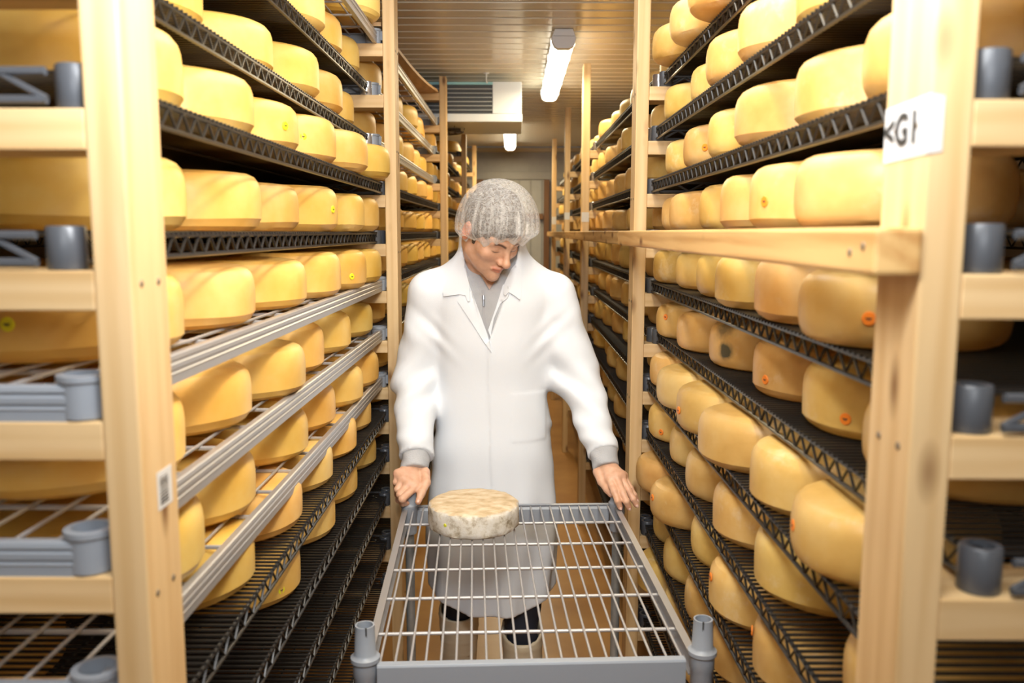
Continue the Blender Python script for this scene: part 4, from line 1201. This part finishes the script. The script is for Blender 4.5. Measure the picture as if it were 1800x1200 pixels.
# hair: a close cap of dark hair, and the bouffant net over it
def hair_mat():
    m, nt, b = node_mat('dark_brown_hair'); L = nt.links
    tc = N(nt, 'ShaderNodeTexCoord'); mp = N(nt, 'ShaderNodeMapping'); mp.inputs['Scale'].default_value = (160, 22, 22)
    L.new(tc.outputs['Generated'], mp.inputs['Vector'])
    n = N(nt, 'ShaderNodeTexNoise'); n.inputs['Scale'].default_value = 1.0; n.inputs['Detail'].default_value = 6; n.inputs['Distortion'].default_value = 1.5
    L.new(mp.outputs[0], n.inputs['Vector'])
    r = ramp(nt, [(.35, (.018, .012, .008)), (.65, (.11, .075, .045))]); L.new(n.outputs['Fac'], r.inputs['Fac'])
    L.new(r.outputs['Color'], b.inputs['Base Color']); b.inputs['Roughness'].default_value = .5
    return m
def hair_sdf(x, y, z):
    X, Y, Z = tol(x, y, z)
    d = elld(X, Y, Z, (0, -.012, .038), (.081, .099, .092)) + .002 * np.sin(X * 130 + 40 * Y) * np.sin(Z * 90 + Y * 60)
    line = Z - (.068 - .0 * Y) - (.085 - Y) * -.62 * 1.0
    face = np.maximum(.064 - Y, Z - .026)
    d = np.maximum(d, -(face - .004))
    d = np.maximum(d, -(Z + .05 - .25 * Y))
    sb = np.maximum(capd(np.abs(X), Y, Z, (.068, .012, .02), (.066, .018, -.022), .011, .006), -.03 - Z)
    return smin(d, sb, .008)
Pr, Fr = snet(hair_sdf, tuple(HC - .15), tuple(HC + .17), .003)
wput('hair', np_mesh('hair', Pr, Fr, hair_mat()), person)
def net_mat():
    m = bpy.data.materials.new('spun_hair_net'); m.use_nodes = True; nt = m.node_tree; L = nt.links
    for n in list(nt.nodes): nt.nodes.remove(n)
    out = N(nt, 'ShaderNodeOutputMaterial')
    uv = N(nt, 'ShaderNodeAttribute'); uv.attribute_name = 'gather'      # x: around, y: apex to rim
    sp = N(nt, 'ShaderNodeSeparateXYZ'); L.new(uv.outputs['Vector'], sp.inputs[0])
    tc = N(nt, 'ShaderNodeTexCoord')
    n1 = N(nt, 'ShaderNodeTexNoise'); n1.inputs['Scale'].default_value = 75; n1.inputs['Detail'].default_value = 8; n1.inputs['Roughness'].default_value = .75; n1.inputs['Distortion'].default_value = 2
    L.new(tc.outputs['Object'], n1.inputs['Vector'])
    cb = N(nt, 'ShaderNodeCombineXYZ'); m1 = N(nt, 'ShaderNodeMath', operation='MULTIPLY'); m1.inputs[1].default_value = 46; L.new(sp.outputs['X'], m1.inputs[0])
    L.new(m1.outputs[0], cb.inputs['X'])
    m2 = N(nt, 'ShaderNodeMath', operation='MULTIPLY'); m2.inputs[1].default_value = 2.2; L.new(sp.outputs['Y'], m2.inputs[0]); L.new(m2.outputs[0], cb.inputs['Y'])
    n2 = N(nt, 'ShaderNodeTexNoise'); n2.inputs['Scale'].default_value = 1; n2.inputs['Detail'].default_value = 5; n2.inputs['Roughness'].default_value = .65
    L.new(cb.outputs[0], n2.inputs['Vector'])
    # opacity: fibres + gathers towards the elastic
    r1 = ramp(nt, [(.38, (.13, .13, .13)), (.60, (.46, .46, .46)), (.8, (.85, .85, .85))]); L.new(n1.outputs['Fac'], r1.inputs['Fac'])
    r2 = ramp(nt, [(.5, (0, 0, 0)), (.68, (1, 1, 1))]); L.new(n2.outputs['Fac'], r2.inputs['Fac'])
    g = ramp(nt, [(.3, (.03, .03, .03)), (.75, (.38, .38, .38)), (.90, (.95, .95, .95))]); L.new(sp.outputs['Y'], g.inputs['Fac'])
    mg = N(nt, 'ShaderNodeMath', operation='MULTIPLY'); L.new(r2.outputs['Color'], mg.inputs[0]); L.new(g.outputs['Color'], mg.inputs[1])
    ad = N(nt, 'ShaderNodeMath', operation='ADD'); L.new(r1.outputs['Color'], ad.inputs[0]); L.new(mg.outputs[0], ad.inputs[1])
    mgz = N(nt, 'ShaderNodeMath', operation='MULTIPLY'); mgz.inputs[1].default_value = .55; L.new(sp.outputs['Z'], mgz.inputs[0])
    r3 = ramp(nt, [(.4, (.25, .25, .25)), (.6, (1, 1, 1))]); L.new(n2.outputs['Fac'], r3.inputs['Fac'])
    mgy = N(nt, 'ShaderNodeMath', operation='MULTIPLY'); L.new(mgz.outputs[0], mgy.inputs[0]); L.new(r3.outputs['Color'], mgy.inputs[1])
    adz = N(nt, 'ShaderNodeMath', operation='ADD'); L.new(ad.outputs[0], adz.inputs[0]); L.new(mgy.outputs[0], adz.inputs[1]); ad = adz
    e = ramp(nt, [(.86, (0, 0, 0)), (.95, (.55, .55, .55))]); L.new(sp.outputs['Y'], e.inputs['Fac'])
    ad2 = N(nt, 'ShaderNodeMath', operation='ADD', use_clamp=True); L.new(ad.outputs[0], ad2.inputs[0]); L.new(e.outputs['Color'], ad2.inputs[1])
    tr_ = N(nt, 'ShaderNodeBsdfTransparent'); df = N(nt, 'ShaderNodeBsdfDiffuse'); df.inputs['Color'].default_value = (.88, .87, .85, 1)
    tl = N(nt, 'ShaderNodeBsdfTranslucent'); tl.inputs['Color'].default_value = (.85, .83, .8, 1)
    ms = N(nt, 'ShaderNodeMixShader'); ms.inputs[0].default_value = .25; L.new(df.outputs[0], ms.inputs[1]); L.new(tl.outputs[0], ms.inputs[2])
    mo = N(nt, 'ShaderNodeMixShader'); L.new(ad2.outputs[0], mo.inputs[0]); L.new(tr_.outputs[0], mo.inputs[1]); L.new(ms.outputs[0], mo.inputs[2])
    L.new(mo.outputs[0], out.inputs[0])
    return m
nu, nv = 180, 34
NUP = np.array([.03, -.10, .99]); NUP /= np.linalg.norm(NUP)
NFW = np.array([.20, -.98, 0.]); NFW -= NUP * (NFW @ NUP); NFW /= np.linalg.norm(NFW)
NRT = np.array([-NFW[1], NFW[0], 0]); NRT -= NUP * (NRT @ NUP); NRT /= np.linalg.norm(NRT)
NC = np.array([-.047, 2.466, 1.623]); vs = []; ga = []
for i in range(nu):
    th = 2 * math.pi * i / nu                           # 0 = forehead
    sx, cy_ = math.sin(th), math.cos(th)
    rim = np.array([.086 * sx, .082 * cy_ + .0 , -.044 - .004 * cy_ + .006 * math.sin(5 * th + .9) + .004 * math.sin(13 * th)])
    rip = math.sin(19 * th + .7 * math.sin(5 * th)) * .5 + math.sin(31 * th + 1.1) * .3 + math.sin(7 * th) * .4
    for j in range(nv + 1):
        t_ = j / nv
        an = min(t_ / .78, 1) * (math.pi / 2 + .12)
        sn, cs = math.sin(an) ** .94, math.cos(an)
        p = np.array([.120 * sx * sn, .128 * cy_ * sn, .128 * cs])
        if t_ > .78:
            u = (t_ - .78) / .22
            low = p + np.array([0, 0, -.008 * math.sin(min(u, .75) / .75 * math.pi / 2)])
            w_ = sstep(.1, 1.0, u)
            p = low * (1 - w_) + rim * w_
        k = rip * .0052 * sstep(.4, .9, t_)
        p = p + np.array([sx, cy_, 0]) * k
        vs.append(NC + NRT * p[0] + NFW * p[1] + NUP * p[2]); ga.append((i / nu, t_, math.exp(-((th - .45) / .20) ** 2) * float(sstep(.35, .9, t_))))
fs = []
for i in range(nu):
    i2 = (i + 1) % nu
    for j in range(nv): fs.append((i * (nv + 1) + j, i * (nv + 1) + j + 1, i2 * (nv + 1) + j + 1, i2 * (nv + 1) + j))
nme = np_mesh('hair_net', np.array(vs), fs, net_mat())
at = nme.attributes.new('gather', 'FLOAT_VECTOR', 'POINT')
at.data.foreach_set('vector', np.array(ga, np.float32).ravel())
wput('hair_net', nme, person)
